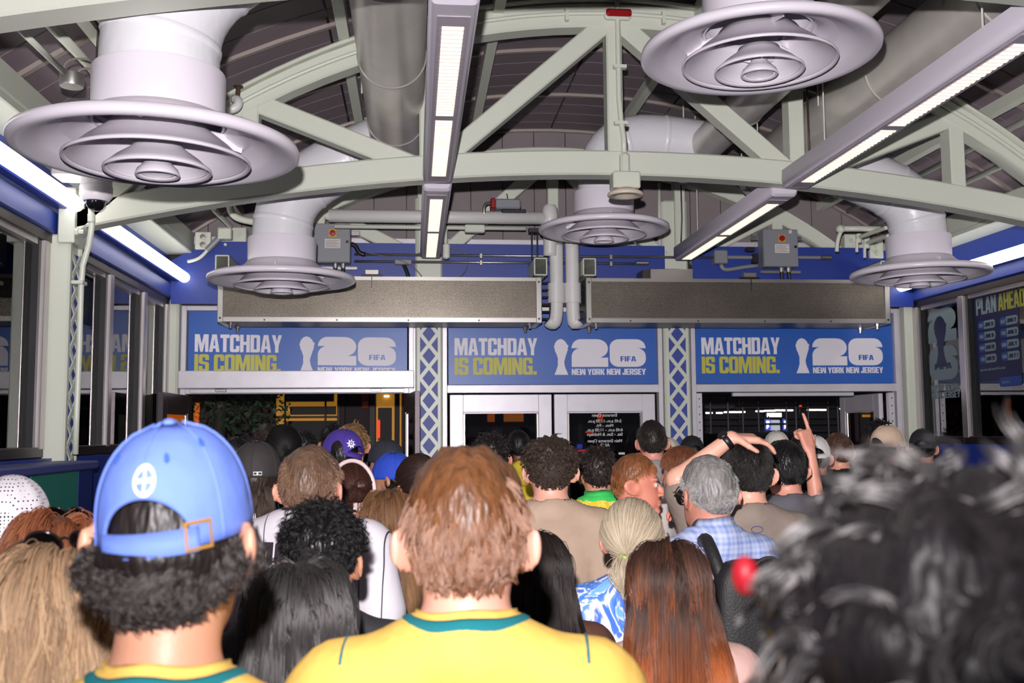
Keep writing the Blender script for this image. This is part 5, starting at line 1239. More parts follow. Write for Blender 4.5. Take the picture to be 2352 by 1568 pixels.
DOWN = (ARM_DOWN(-1), ARM_DOWN(1))
def shirt_top(x, y, arms=DOWN, fem=0):
    x, y = np.asarray(x, float), np.asarray(y, float); zs = np.linspace(1.28, 1.60, 130)
    d = shirt_sdf((x[:, None], y[:, None], zs[None, :]), arms, fem); k = d < 0; i = k.shape[1]-1-np.argmax(k[:, ::-1], 1); return np.where(k.any(1), zs[i], 1.4)
def shirt_back(x, z, arms=DOWN, fem=0):
    x, z = np.asarray(x, float), np.asarray(z, float); ys = np.linspace(-.22, .05, 136)
    d = shirt_sdf((x[:, None], ys[None, :], z[:, None]), arms, fem); k = d < 0; i = np.argmax(k, 1); return np.where(k.any(1), ys[i], 0)
def collar_band(parent, m, r0, r1, lift, name='collar', fem=0, up=0.0):
    a = np.linspace(0, 2*PI, 65)[:-1]; rows = []
    rr = np.linspace(r0, r1, 4)
    for r in rr:
        x, y = r*np.cos(a), -.025+r*np.sin(a)*.98; z = shirt_top(x, y, fem=fem); z = np.convolve(np.concatenate([z[-3:], z, z[:3]]), np.ones(7)/7, 'valid'); rows.append(np.stack([x, y, z+lift], 1))
    inner = rows[0].copy(); inner[:, 2] += up; inner[:, :2] = (inner[:, :2]-[0, -.025])*.985+[0, -.025]
    rows = ([inner] if up else [])+rows
    low = rows[-1].copy(); low[:, 2] -= lift+.004; top = rows[0].copy(); top[:, 2] -= lift+.012; rows = [top]+rows+[low]
    V = np.concatenate(rows); n = 64; F = [(j*n+i, j*n+(i+1) % n, (j+1)*n+(i+1) % n, (j+1)*n+i) for j in range(len(rows)-1) for i in range(n)]
    return mesh_obj(name, V, F, m, parent, smooth=True)
def seam(parent, x, m, name='seam'):
    y = np.linspace(-.085, .05, 16); z = shirt_top(np.full(16, x), y); return MB().tube([(x+(.0 if i < 8 else 0), y[i], z[i]+.001) for i in range(16)], .0022, 6).build(name, m, parent, smooth=True)
def seam_back(parent, x, z0, z1, m, dx=0):
    z = np.linspace(z0, z1, 12); xx = x+dx*np.linspace(0, 1, 12)**1.5; y = shirt_back(xx, z); return MB().tube([(xx[i], y[i]-.001, z[i]) for i in range(12)], .0022, 6).build('seam', m, parent, smooth=True)
def back_letters(parent, s, w, h, x0, z0, m, slant=0.0, arc_=0.0):
    mb = letters(s, w, h, lambda u, v, q: (u, q, v), .05, .001)
    V = np.array(mb.v); x = x0+V[:, 0]+V[:, 2]*slant; z = z0+V[:, 2]+arc_*(V[:, 0]-w/2)**2; y = shirt_back(x, z)-.002-V[:, 1]
    return mesh_obj('lettering', np.stack([x, y, z], 1), mb.f, m, parent)

def cloth(name, col, **kw): return mat('cloth_'+name, col, .8, noise=kw.get('noise', .05), nscale=12, bump=.35, bscale=26)
def person(label, px, py, Y, hs, sk=FAIR, shirt=None, tr=None, yaw=0, fem=0, pad=.022, arms=DOWN, key=None, bx=1.0, head=None, hand=None, face=False, sleeve=.72, lean=0):
    p = atY(px, py, Y); s = (p.z-pad)/1.75
    key = key or ('f' if fem else 'm')
    me = body_meshes(key, arms, fem, head or .0085, hand, face, sleeve)
    o = link_mesh('person', me[0], skin(sk)); tag(o, label, 'person', 'people queueing for the doors')
    o.location = (p.x, Y, 0); o.scale = (s*bx, s*bx, s); o.rotation_euler = (lean, 0, math.radians(-yaw))
    if shirt is not None: link_mesh('shirt', me[1], shirt, o)
    link_mesh('trousers', me[2], tr or cloth('denim', (52, 58, 80)), o)
    if hs: hair(o, **hs)
    return o

# ---------------------------------------------------------------- caps
CC = np.array([0, -.010, 1.660])
def cap(parent, col, front=0.0, strap=True, brim=True, size=1.0, H=.130, tilt=0.0, roll=0.0, drop=.0, seams=True, bm=None, name='cap', undercol=None, blen=.072):
    """baseball cap; front: azimuth the brim points to (0 = the way the wearer faces)"""
    rx, ry = .0905*size, .1145*size; m = bm or cloth('cap_%d_%d_%d' % col, col)
    root = empty(name); root.parent = parent; root.location = tuple(CC+np.array([0, 0, -drop])); root.rotation_euler = (tilt, roll, front)
    S = lambda v: (1-min(max(v, 0), 1)**2.5)**(1/2.1)
    def pt(f, v, lift=0): k = S(v)+lift*8; return Vector((rx*math.cos(f)*k, ry*math.sin(f)*k, -.022+H*v+lift*(1+2*v)))
    nu, nv = 96, 16; V = []; F = []; A = .66
    for i in range(nu):
        f = 2*PI*i/nu; df = (f+PI/2+PI) % (2*PI)-PI; v0 = 0
        if strap and abs(df) < A: v0 = .44*math.sqrt(max(0, 1-(df/A)**2))
        for j in range(nv+1):
            v = v0+(1-v0)*(j/nv)**.85; v = min(v, .9995); V.append(pt(f, v))
    F = [(i*(nv+1)+j, ((i+1) % nu)*(nv+1)+j, ((i+1) % nu)*(nv+1)+j+1, i*(nv+1)+j+1) for i in range(nu) for j in range(nv)]
    c = mesh_obj('crown', V, F, m, root, smooth=True); md = c.modifiers.new('thickness', 'SOLIDIFY'); md.thickness = .003; md.offset = -1
    MB().sphere(pt(0, .9995)+Vector((0 if True else 0, 0, .001))-Vector((pt(0, .9995).x, 0, 0)), (.008, .008, .005)).build('button', m, root, smooth=True)
    if seams:
        for k in range(6):
            f = PI/2+k*PI/3; v0 = .46 if (strap and k == 3) else 0.02
            MB().tube([pt(f, v0+(.99-v0)*q/14, .0006) for q in range(15)], .0016, 6).build('seam', m, root, smooth=True)
    if strap:
        n = 30; P = []; 
        for i in range(n+1):
            f = -PI/2-A*1.08+2*A*1.08*i/n
            for (v, l) in ((-.05, .0015), (.15, .0015), (.15, -.001), (-.05, -.001)): P.append(pt(f, max(v, 0), l)+Vector((0, 0, min(v, 0)*H)))
        Fq = [(i*4+a, i*4+(a+1) % 4, i*4+4+(a+1) % 4, i*4+4+a) for i in range(n) for a in range(4)]+[(3, 2, 1, 0), (n*4, n*4+1, n*4+2, n*4+3)]
        mesh_obj('strap', P, Fq, m, root, smooth=True)
    if brim:
        n = 28; P = []; B = .70
        for i in range(n+1):
            a = -B+2*B*i/n; f = PI/2+a; q = math.cos(a/B*PI/2)**.7 if abs(a) < B-1e-6 else 0
            e = pt(f, .02); o_ = Vector((math.sin(-a)*.9, math.cos(a), 0)).normalized()
            for j in range(6):
                r = blen*q*j/5; P.append(e+Vector((o_.x*.55, 1, 0)).normalized()*r+Vector((0, 0, -.012*(j/5)-.03*(abs(e.x)/rx)**2*(j/5))))
        Fq = [(i*6+j, (i+1)*6+j, (i+1)*6+j+1, i*6+j+1) for i in range(n) for j in range(5)]
        b = mesh_obj('brim', P, Fq, m, root, smooth=True); md = b.modifiers.new('thickness', 'SOLIDIFY'); md.thickness = .004; md.offset = 0
    return root, pt
def cap_emblem(root, pt, poly, f0, v0, m, name='emblem', H=.130, r=.1, lift=.0012, thick=.0008):
    """flat embroidery: poly in metres, wrapped on the crown round azimuth f0 and height v0"""
    n = len(poly); V = [pt(f0+u/r, v0+w/H, lift) for u, w in poly]+[pt(f0+u/r, v0+w/H, lift+thick) for u, w in poly]
    Fq = [tuple(range(n, 2*n)), tuple(range(n-1, -1, -1))]+[(i, (i+1) % n, n+(i+1) % n, n+i) for i in range(n)]
    return mesh_obj(name, V, Fq, m, root)
def ringpoly(r0, r1, n=28):
    return [[(r1*math.cos(2*PI*i/n), r1*math.sin(2*PI*i/n)), (r1*math.cos(2*PI*(i+1)/n), r1*math.sin(2*PI*(i+1)/n)), (r0*math.cos(2*PI*(i+1)/n), r0*math.sin(2*PI*(i+1)/n)), (r0*math.cos(2*PI*i/n), r0*math.sin(2*PI*i/n))] for i in range(n)]
def emblem_multi(root, pt, polys, f0, v0, m, name, r=.1, H=.130, lift=.0012):
    V = []; Fq = []
    for p in polys:
        b = len(V); V += [pt(f0+u/r, v0+w/H, lift) for u, w in p]; V += [pt(f0+u/r, v0+w/H, lift+.0009) for u, w in p]; n = len(p)
        Fq += [tuple(b+n+i for i in range(n)), tuple(b+i for i in range(n-1, -1, -1))]+[(b+i, b+(i+1) % n, b+n+(i+1) % n, b+n+i) for i in range(n)]
    return mesh_obj(name, V, Fq, m, root)
THREAD = mat('white_thread', (228, 228, 236), .7)

YJ = cloth('yellow_jersey', (238, 194, 96)); TEAL = mat('teal_rib', (14, 122, 132), .8, bump=.4, bscale=300, stretch=(8, 8, .2))
# 1. man in the light blue cap
SHV[0] = .004; DN1 = (ARM_DOWN(-1), ARM_DOWN(1))
o1 = person('man in a light blue cap and yellow jersey, dark curls below the cap', 416, 974, 1.22, None, OLIVE, YJ, pad=.016, key='m_cap', arms=DN1, head=.0058, yaw=8, bx=.97)
hair(o1, 'curly', (40, 32, 30), n=8000, zmax=.06, rad=.00065, L=.064, crad=.006, cfreq=2.2, spec=.2)
r1, p1 = cap(o1, (108, 136, 226), strap=True, tilt=.10, roll=-.07, H=.130, size=.955, drop=.0)
emblem_multi(r1, p1, ringpoly(.0126, .0160)+[R_(-.0014, -.013, .0014, .013), R_(-.013, -.0014, .013, .0014)], -PI/2+.06, .56, THREAD, 'emblem', H=.130)
for f_, v_ in ((-PI/2+.38, .72), (-PI/2-.62, .74), (-PI/2+1.05, .80), (PI/2-.5, .7), (PI/2+.5, .7)):
    emblem_multi(r1, p1, ringpoly(.001, .0042, 14), f_, v_, mat('eyelet_blue', (58, 96, 196), .8), 'eyelet', H=.130)
GOLD = mat('brass', (206, 156, 76), .35, .45)
_fr = [R_(-.017, -.015, .017, -.012), R_(-.017, .012, .017, .015), R_(-.017, -.015, -.0135, .015), R_(.0135, -.015, .017, .015)]
emblem_multi(r1, p1, _fr, -PI/2+.70, .055, GOLD, 'buckle', H=.130, lift=.0035)
collar_band(o1, YJ, .0725, .081, .003, up=.006); collar_band(o1, TEAL, .081, .092, .004, 'collar_stripe')
SHV[0] = .042
# 2. man with auburn hair in the middle
o2 = person('auburn-haired man in a yellow jersey with teal collar and thin gold chain, centre front', 1072, 1022, 1.47, dict(kind='tuft', col=(128, 80, 46), n=15000, rad=.0006, L=.062, up=.14, comb=(.2, 0, -.3), spec=.32), FAIR, YJ, pad=.02, key='m_near', head=.0058, yaw=6, bx=1.03)
collar_band(o2, YJ, .0725, .080, .003, up=.005); collar_band(o2, TEAL, .080, .090, .004, 'collar_stripe')
for s_ in (-1, 1): seam(o2, s_*.168, TEAL); seam_back(o2, s_*.168, 1.43, 1.25, TEAL, s_*.012)
_a = np.linspace(0, 2*PI, 41); MB().tube([(.066*math.cos(q), -.036+.066*math.sin(q), 1.508+.010*abs(math.cos(q))-.012*math.sin(q)) for q in _a], .0013, 6).build('gold_chain', GOLD, o2, smooth=True)

# ---------------------------------------------------------------- special materials
def tiedye():
    m = mat('cloth_marbled_blue', (90, 140, 220), .8); nt = m.node_tree; b = nt.nodes['Principled BSDF']
    tc = nt.nodes.new('ShaderNodeTexCoord'); n = nt.nodes.new('ShaderNodeTexNoise'); n.inputs['Scale'].default_value = 5.5; n.inputs['Detail'].default_value = 3; n.inputs['Distortion'].default_value = 2.6
    nt.links.new(tc.outputs['Object'], n.inputs[0]); r = nt.nodes.new('ShaderNodeValToRGB'); nt.links.new(n.outputs[0], r.inputs[0]); e = r.color_ramp.elements
    e[0].position = .28; e[0].color = srgb(60, 110, 210); e[1].position = .75; e[1].color = srgb(120, 180, 236)
    for p, c in ((.40, (70, 120, 214)), (.43, (232, 228, 240)), (.47, (220, 222, 240)), (.49, (96, 150, 228)), (.56, (60, 108, 206)), (.59, (206, 216, 240)), (.62, (110, 170, 234))):
        q = e.new(p); q.color = srgb(*c)
    nt.links.new(r.outputs[0], b.inputs['Base Color']); return m
def plaid():
    m = mat('cloth_plaid', (150, 168, 216), .8); nt = m.node_tree; b = nt.nodes['Principled BSDF']; tc = nt.nodes.new('ShaderNodeTexCoord'); prev = None
    for ax, sc in (('X', 7), ('Z', 7), ('X', 17), ('Z', 17)):
        w = nt.nodes.new('ShaderNodeTexWave'); w.bands_direction = ax; w.inputs['Scale'].default_value = sc; nt.links.new(tc.outputs['Object'], w.inputs[0])
        if prev is None: prev = w.outputs['Fac']
        else:
            a = nt.nodes.new('ShaderNodeMath'); a.operation = 'ADD'; nt.links.new(prev, a.inputs[0]); nt.links.new(w.outputs['Fac'], a.inputs[1]); prev = a.outputs[0]
    r = nt.nodes.new('ShaderNodeMapRange'); r.inputs[1].default_value = .6; r.inputs[2].default_value = 3.2; nt.links.new(prev, r.inputs[0])
    mx = nt.nodes.new('ShaderNodeMix'); mx.data_type = 'RGBA'; nt.links.new(r.outputs[0], mx.inputs[0]); mx.inputs[6].default_value = srgb(132, 150, 206); mx.inputs[7].default_value = srgb(190, 200, 230); nt.links.new(mx.outputs[2], b.inputs['Base Color']); return m
def pinstripe():
    m = mat('cloth_pinstripe', (214, 208, 216), .8); nt = m.node_tree; b = nt.nodes['Principled BSDF']; tc = nt.nodes.new('ShaderNodeTexCoord'); w = nt.nodes.new('ShaderNodeTexWave'); w.bands_direction = 'X'; w.inputs['Scale'].default_value = 4.6; nt.links.new(tc.outputs['Object'], w.inputs[0])
    r = nt.nodes.new('ShaderNodeMath'); r.operation = 'GREATER_THAN'; r.inputs[1].default_value = .994; nt.links.new(w.outputs['Fac'], r.inputs[0]); mx = nt.nodes.new('ShaderNodeMix'); mx.data_type = 'RGBA'; nt.links.new(r.outputs[0], mx.inputs[0]); mx.inputs[6].default_value = srgb(214, 208, 216); mx.inputs[7].default_value = srgb(60, 56, 66); nt.links.new(mx.outputs[2], b.inputs['Base Color']); return m
def swirl_yellow():
    m = mat('cloth_yellow_swirl', (226, 200, 50), .8); nt = m.node_tree; b = nt.nodes['Principled BSDF']; tc = nt.nodes.new('ShaderNodeTexCoord'); w = nt.nodes.new('ShaderNodeTexWave'); w.inputs['Scale'].default_value = 9; w.inputs['Distortion'].default_value = 14; w.inputs['Detail Scale'].default_value = 3; nt.links.new(tc.outputs['Object'], w.inputs[0])
    r = nt.nodes.new('ShaderNodeMapRange'); r.inputs[1].default_value = .75; r.inputs[2].default_value = .9; nt.links.new(w.outputs['Fac'], r.inputs[0]); mx = nt.nodes.new('ShaderNodeMix'); mx.data_type = 'RGBA'; nt.links.new(r.outputs[0], mx.inputs[0]); mx.inputs[6].default_value = srgb(226, 198, 40); mx.inputs[7].default_value = srgb(240, 226, 130); nt.links.new(mx.outputs[2], b.inputs['Base Color']); return m
def dots():
    m = mat('cloth_polka', (226, 220, 226), .8); nt = m.node_tree; b = nt.nodes['Principled BSDF']; tc = nt.nodes.new('ShaderNodeTexCoord'); mp = nt.nodes.new('ShaderNodeMapping'); mp.inputs['Scale'].default_value = (95, 95, 95); nt.links.new(tc.outputs['UV'], mp.inputs[0])
    v = nt.nodes.new('ShaderNodeTexVoronoi'); v.inputs['Scale'].default_value = 1; v.inputs['Randomness'].default_value = .15; v.voronoi_dimensions = '3D'; nt.links.new(tc.outputs['Object'], mp.inputs[0]); nt.links.new(mp.outputs[0], v.inputs[0])
    r = nt.nodes.new('ShaderNodeMath'); r.operation = 'LESS_THAN'; r.inputs[1].default_value = .26; nt.links.new(v.outputs['Distance'], r.inputs[0]); mx = nt.nodes.new('ShaderNodeMix'); mx.data_type = 'RGBA'; nt.links.new(r.outputs[0], mx.inputs[0]); mx.inputs[6].default_value = srgb(226, 220, 226); mx.inputs[7].default_value = srgb(22, 20, 24); nt.links.new(mx.outputs[2], b.inputs['Base Color']); return m
BLK = cloth('black', (24, 23, 26)); GRYT = cloth('grey', (150, 148, 146)); WHT = cloth('white', (206, 200, 204)); NVY = cloth('navy', (34, 40, 90))
BLACKH = (15, 13, 14); DKBR = (46, 34, 29); BRN = (92, 62, 44)

def eyes(o, col=(70, 90, 110)):
    for s_ in (-1, 1):
        e = MB().sphere((.032*s_, .0815, 1.628), .0118, 14, 10).build('eye', mat('eye_white', (214, 206, 204), .2), o, smooth=True)
        MB().lathe([(0, .0123), (.003, .0122), (.0056, .0110), (.0058, .0096)], (.032*s_, .0815, 1.628), 14, (0.06*s_, 1, 0)).build('iris', mat('iris_%d' % col[0], col, .15), e, smooth=True)
def sunglasses(o, y, z, tiltx=.3, name='sunglasses', w=.07, lens=None, temple=True):
    m = mat('tortoise_black', (30, 22, 20), .15, coat=.6); root = empty(name); root.parent = o; root.location = (0, y, z); root.rotation_euler = (tiltx, 0, 0)
    lm = lens or mat('dark_lens', (14, 10, 12), .05)
    for s_ in (-1, 1):
        MB().lathe([(.026, -.002), (.0295, 0), (.026, .002)], (s_*.034, 0, 0), 24, (s_*.15, 1, 0)).build('rim', m, root, smooth=True)
        MB().lathe([(0, .004), (.02, .003), (.026, 0)], (s_*.034, 0, 0), 24, (s_*.15, 1, 0)).build('lens', lm, root, smooth=True)
        if temple: MB().tube([(s_*.062, 0, .008), (s_*.078, -.02, .008), (s_*.085, -.08, .004), (s_*.082, -.125, -.016)], .0026, 8).build('temple', m, root, smooth=True)
    MB().tube([(-.01, .004, .006), (0, .006, .009), (.01, .004, .006)], .0026, 8).build('bridge', m, root)
    return root

# 4. woman with straight dark grey hair
person('woman with glossy straight dark grey hair at the bottom, right of the cap wearer', 690, 1280, 1.80, dict(kind='long', col=(40, 37, 37), n=11000, rad=.0006, L=.42, wave=.001, layer=.022, rough=.22, spec=.2), OLIVE, BLK, fem=1, pad=.016, yaw=-6, bx=1.04)
# 5. blonde wavy woman
o = person('woman with long wavy ash-blonde hair in the bottom left corner', 128, 1243, 1.52, dict(kind='long', col=(150, 120, 92), hl=(196, 164, 126), n=11000, rad=.00065, L=.46, wave=.014, wfreq=34, clump=120, layer=.022, k=26), FAIR2, cloth('pink', (212, 150, 140)), fem=1, pad=.02, yaw=8, bx=1.04)
sunglasses(o, .03, 1.765, .6)
# 6. auburn woman, sunglasses on her head
o = person('woman with auburn-brown hair and sunglasses pushed up, behind the ash-blonde woman', 128, 1168, 2.35, dict(kind='long', col=(126, 72, 44), hl=(150, 92, 58), n=8000, rad=.0008, L=.5, wave=.004, layer=.028), FAIR2, cloth('rust', (120, 70, 50)), fem=1, pad=.022, yaw=18)
sunglasses(o, .05, 1.757, .75, temple=False)
# 7. woman in a polka-dot scarf
o = person('woman with a white polka-dot headscarf over dark hair at the left edge', 30, 1095, 2.95, dict(kind='long', col=(60, 38, 28), n=5000, rad=.0009, L=.45, wave=.004, zmax=.0), FAIR2, cloth('brown', (80, 56, 48)), fem=1, pad=.022, yaw=-8)
PD = dots(); V = []; nu, nv = 48, 20
for j in range(nv+1):
    for i in range(nu):
        f = 2*PI*i/nu; e = j/nv; drop = .35+.5*(.5-.5*math.sin(f)); th = e*(PI*.5+drop*.55*(1 if math.sin(f) < .6 else .2)); d = np.array([math.sin(th)*math.cos(f), math.sin(th)*math.sin(f), math.cos(th)])
        q = HC+HR*d*1.0+d*(.030+.004*math.sin(f*9)*e); 
        if d[2] < 0: q = q+np.array([0, -.02*(-d[2]), -.05*(-d[2])])
        V.append(q)
mo = mesh_obj('headscarf', V, [(j*nu+i, j*nu+(i+1) % nu, (j+1)*nu+(i+1) % nu, (j+1)*nu+i) for j in range(nv) for i in range(nu)], PD, o, smooth=True); md = mo.modifiers.new('t', 'SOLIDIFY'); md.thickness = .002
# 8. black cap with braids
o = person('woman in a plain charcoal cap with brown braids, behind the light blue cap', 590, 1013, 3.74, dict(kind='long', col=(58, 44, 36), n=2600, rad=.0016, L=.15, wave=.006, zmax=.05, k=14, spread=.0022), BROWN, WHT, fem=1, pad=.018)
rr, pp = cap(o, (52, 48, 48), strap=False, H=.130, size=1.03, drop=.0); emblem_multi(rr, pp, [R_(-.016, -.006, .016, -.0045), R_(-.016, .0045, .016, .006), R_(-.016, -.006, -.0145, .006), R_(.0145, -.006, .016, .006), R_(-.004, -.005, .002, .005)], -PI/2+.25, .10, THREAD, 'emblem', H=.130)
# 9. man in the pinstripe jersey
SHV[0] = .09; DN9 = (ARM_DOWN(-1), ARM_DOWN(1))
o = person('brown-haired man in a white pinstripe jersey with dark lettering', 717, 1022, 3.05, dict(kind='short', col=(122, 92, 72), n=7000, rad=.0008, L=.030, up=.7), FAIR2, pinstripe(), pad=.014, yaw=14, bx=1.05, arms=DN9, key='m_high')
LET = mat('black_twill', (44, 38, 44), .7)
back_letters(o, 'MO', .142, .066, -.160, 1.415, LET, .12, -.5); collar_band(o, LET, .0725, .077, .003); SHV[0] = .042
_s = rnd([(-.02, -.028, .014), (.02, -.028, .014), (.022, .022), (-.022, .022)]); MB().prism(_s, 0, .002, lambda u, v, q: (.243+q+.004, -.03+u, 1.34+v)).build('sleeve_patch', LET, o); letters('N', .02, .026, lambda u, v, q: (.2502+q, -.04+u, 1.327+v)).build('lettering', THREAD, o)
# 10. black curly hair man
person('man with dense black curly hair in front of the pinstripe jersey', 745, 1145, 2.25, dict(kind='curly', col=(13, 12, 14), n=8500, rad=.0007, L=.058, crad=.007), TAN, cloth('charcoal', (46, 44, 48)), pad=.026, yaw=10)
# 11. long brown straight hair
person('woman with long straight light-brown hair between the black curls and the auburn man', 893, 1118, 3.36, dict(kind='long', col=(104, 72, 46), hl=(134, 96, 60), n=6000, rad=.0009, L=.62, wave=.002, layer=.026), FAIR2, cloth('lightdenim', (120, 146, 186)), fem=1, pad=.016, yaw=-6)
# 12. woman with hair claw and white headphones band
o = person('woman with auburn hair clipped up and a white headphone band', 812, 1064, 4.3, dict(kind='pony', col=(66, 34, 26), n=3600, rad=.0011, L=.05, tie=(.45, -.9, .1)), FAIR2, NVY, fem=1, pad=.02, yaw=10)
a = np.linspace(-.55, PI*.62, 26); PW = mat('pale_pink_plastic', (226, 200, 200), .35)
MB().tube([(.106*math.cos(PI/2-q+.2), -.03, 1.640+.146*math.sin(PI/2-q+.2)) for q in a], .010, 10).build('headphone_band', PW, o, smooth=True)
MB().lathe([(0, 0), (.03, .0), (.034, .012), (.03, .026), (0, .028)], (.088, -.03, 1.60), 20, (1, -.2, 0)).build('headphone_cup', PW, o, smooth=True)
MB().sphere((.055, -.10, 1.675), (.036, .03, .03), 16, 10).build('hair_bun', cap_mat((80, 42, 30)), o, smooth=True)
m_ = MB().box(.03, .045, -.125, -.105, 1.57, 1.61); [m_.box(.03+.012*k, .036+.012*k, -.125, -.1, 1.565-.004*k, 1.60) for k in range(1, 4)]; m_.build('hair_claw', PW, o)
# 13. purple cap
o = person('person in a purple mesh cap with a white sun emblem', 787, 985, 5.12, dict(kind='short', col=BLACKH, n=1800, rad=.0013, L=.05, zmax=.05), TAN, BLK, pad=.018, yaw=0)
rr, pp = cap(o, (74, 52, 150), front=1.2, strap=True, H=.130, roll=.22, tilt=-.1, drop=.0); star = []
for k in range(16): r_ = (.024, .013)[k % 2]; star.append((r_*math.cos(PI*k/8), r_*math.sin(PI*k/8)))
rr.rotation_euler = (.12, .2, .95); emblem_multi(rr, pp, [star], -PI/2-.62, .42, THREAD, 'emblem', H=.130); emblem_multi(rr, pp, ringpoly(.005, .0075, 16), -PI/2-.62, .42, MATS['cloth_cap_74_52_150'], 'emblem', H=.130, lift=.003)
# 14-20 people near the left doorway
person('person with dark-blond curls beyond the purple cap, in the doorway', 812, 968, 6.2, dict(kind='curly', col=(150, 116, 74), n=2600, rad=.0014, L=.05), FAIR2, BLK, pad=.026)
o = person('person in a navy cap at the right side of the left doorway', 884, 1008, 5.6, dict(kind='short', col=BLACKH, n=1500, rad=.0013, zmax=.05), FAIR2, GRYT, pad=.018, yaw=-50)
cap(o, (40, 44, 56), front=0, strap=False, H=.130)
o = person('woman in a bright blue cap turned sideways, brim to the left', 900, 1038, 4.74, dict(kind='long', col=BLACKH, n=2600, rad=.0013, L=.4, zmax=.05), TAN, cloth('royal', (50, 70, 190)), fem=1, pad=.018, yaw=-62)
rr, pp = cap(o, (38, 72, 190), front=0, strap=True, H=.130); emblem_multi(rr, pp, [R_(-.018, -.004, .018, .004), R_(-.010, -.011, -.004, .010), R_(.004, -.010, .010, .011)], PI/2+.35, .3, RED, 'emblem', H=.130)
o = person('woman with a dark updo, hoop earrings and a small top bun', 958, 1046, 3.96, dict(kind='pony', col=(44, 28, 22), n=4200, rad=.0011, L=.06, tie=(.35, -.85, .45)), FAIR2, GRYT, fem=1, pad=.018, yaw=-22)
MB().sphere((.035, -.085, 1.735), (.032, .03, .028), 16, 10).build('hair_bun', cap_mat((96, 56, 34)), o, smooth=True)
for s_ in (-1, 1):
    for z_ in (1.578, 1.560): MB().lathe([(.008, -.0012), (.0095, 0), (.008, .0012)], (s_*.09, -.01, z_), 14, (s_, -.4, 0)).build('earring', GALVS, o, smooth=True)
person('person with twin braids and a light blue top in the left doorway', 650, 975, 5.6, dict(kind='pony', col=BLACKH, n=2200, rad=.0014, L=.3, tie=(.4, -.8, -.1)), BROWN, cloth('skyblue', (120, 170, 232)), pad=.02)
person('person with short dark hair and an earring at the left of the left doorway', 614, 970, 6.6, dict(kind='short', col=DKBR, n=1600, rad=.0014), BROWN, BLK, pad=.02, yaw=-20)
person('dark-haired person half hidden behind the charcoal cap, far left', 545, 1000, 7.0, dict(kind='short', col=BLACKH, n=1400, rad=.0015), BROWN, BLK, pad=.02)
person('dark-haired person in the left doorway between the braids and the purple cap', 700, 985, 7.5, dict(kind='curly', col=BLACKH, n=1600, rad=.0015, L=.04), BROWN, BLK, pad=.02)
person('dark-haired person beside the dark-blond curls in the left doorway', 768, 972, 7.0, dict(kind='curly', col=BLACKH, n=1600, rad=.0015, L=.04), TAN, BLK, pad=.024)
# 21-24 in front of the closed doors
o = person('man with dark curls in a yellow shirt with green piping by the closed doors', 1128, 990, 5.2, dict(kind='curly', col=(30, 24, 24), n=3600, rad=.0012, L=.055), FAIR2, cloth('gold', (206, 180, 40)), pad=.026, yaw=4, bx=1.05)
for s_ in (-1, 1): seam_back(o, s_*.14, 1.40, 1.0, TEAL, s_*.02)
person('added person in a yellow shirt standing in for a reflection in the closed doors', 1190, 985, 7.6, dict(kind='short', col=BLACKH, n=1500, rad=.0014), BROWN, cloth('gold', (206, 180, 40)), pad=.02)  # added figure, takes the place of a reflection in the door glass
person('man with brown curly hair faded at the neck, in a plain tan T-shirt', 1262, 1000, 3.78, dict(kind='curly', col=(58, 44, 36), n=5600, rad=.0009, L=.062, crad=.007), FAIR, cloth('tan', (178, 154, 134)), pad=.018, yaw=2, bx=1.06)
o = person('man with dark hair and a bright green polo collar on yellow', 1372, 1020, 4.56, dict(kind='curly', col=(40, 28, 26), n=4200, rad=.001, L=.05, cfreq=.8), OLIVE, swirl_yellow(), pad=.024, yaw=2)
collar_band(o, cloth('green', (60, 200, 96)), .072, .105, .006, up=.02)
# 25. red-haired man in profile, hand at his chin
AC = (ARM_DOWN(-1), dict(S=(.187, -.02, 1.355+SHV[0]), E=(.22, .12, 1.18), W=(.10, .20, 1.42), d=(-.35, -.15, 1), n=(-.6, -.8, 0), curl=.9, fine=1))
o = person('red-haired man in profile looking right, hand at his chin, blue shirt', 1462, 1040, 4.1, dict(kind='short', col=(150, 92, 52), n=5000, rad=.0009, L=.034, lift=.08), (222, 140, 118), NVY, pad=.016, yaw=106, arms=AC, key='chin', head=.0052, hand=.0062, face=True)
eyes(o); 
# 26. grey-blonde ponytail
o = person('grey-blonde woman with a low ponytail and green scrunchie, marbled blue top', 1450, 1138, 2.90, dict(kind='pony', col=(186, 170, 146), n=8000, rad=.0008, L=.13, tie=(-.25, -.9, -.42), sway=-.01), FAIR2, tiedye(), fem=1, pad=.022, yaw=8, bx=1.05)
_tp = HC+(HR+.022)*nrm(np.array((-.25, -.9, -.42))); _sc = MB()
MB().lathe([(.017+.0095*math.cos(q), .0095*math.sin(q)) for q in np.linspace(0, 2*PI, 13)[:-1]], tuple(_tp+np.array([0, -.004, -.004])), 18, (.1, -.3, 1), True).build('scrunchie', mat('lime_floral', (176, 214, 96), .8, noise=.5, nscale=150), o, smooth=True)
# 27, 28 long dark and ombre hair
person('woman with very long straight near-black hair beside the auburn man', 1228, 1215, 2.62, dict(kind='long', col=(26, 17, 16), n=9500, rad=.0007, L=.62, wave=.003, layer=.022, k=26, rough=.25), FAIR2, cloth('cocoa', (90, 56, 44)), fem=1, pad=.018, yaw=0, bx=1.04)
person('woman with long straight hair turning from dark roots to copper-brown', 1532, 1232, 2.28, dict(kind='long', col=(56, 36, 28), hl=(172, 92, 44), n=13000, rad=.0006, L=.66, wave=.002, layer=.020, k=28, rough=.25), FAIR2, cloth('blush', (210, 170, 160)), fem=1, pad=.018, yaw=4, bx=1.05)
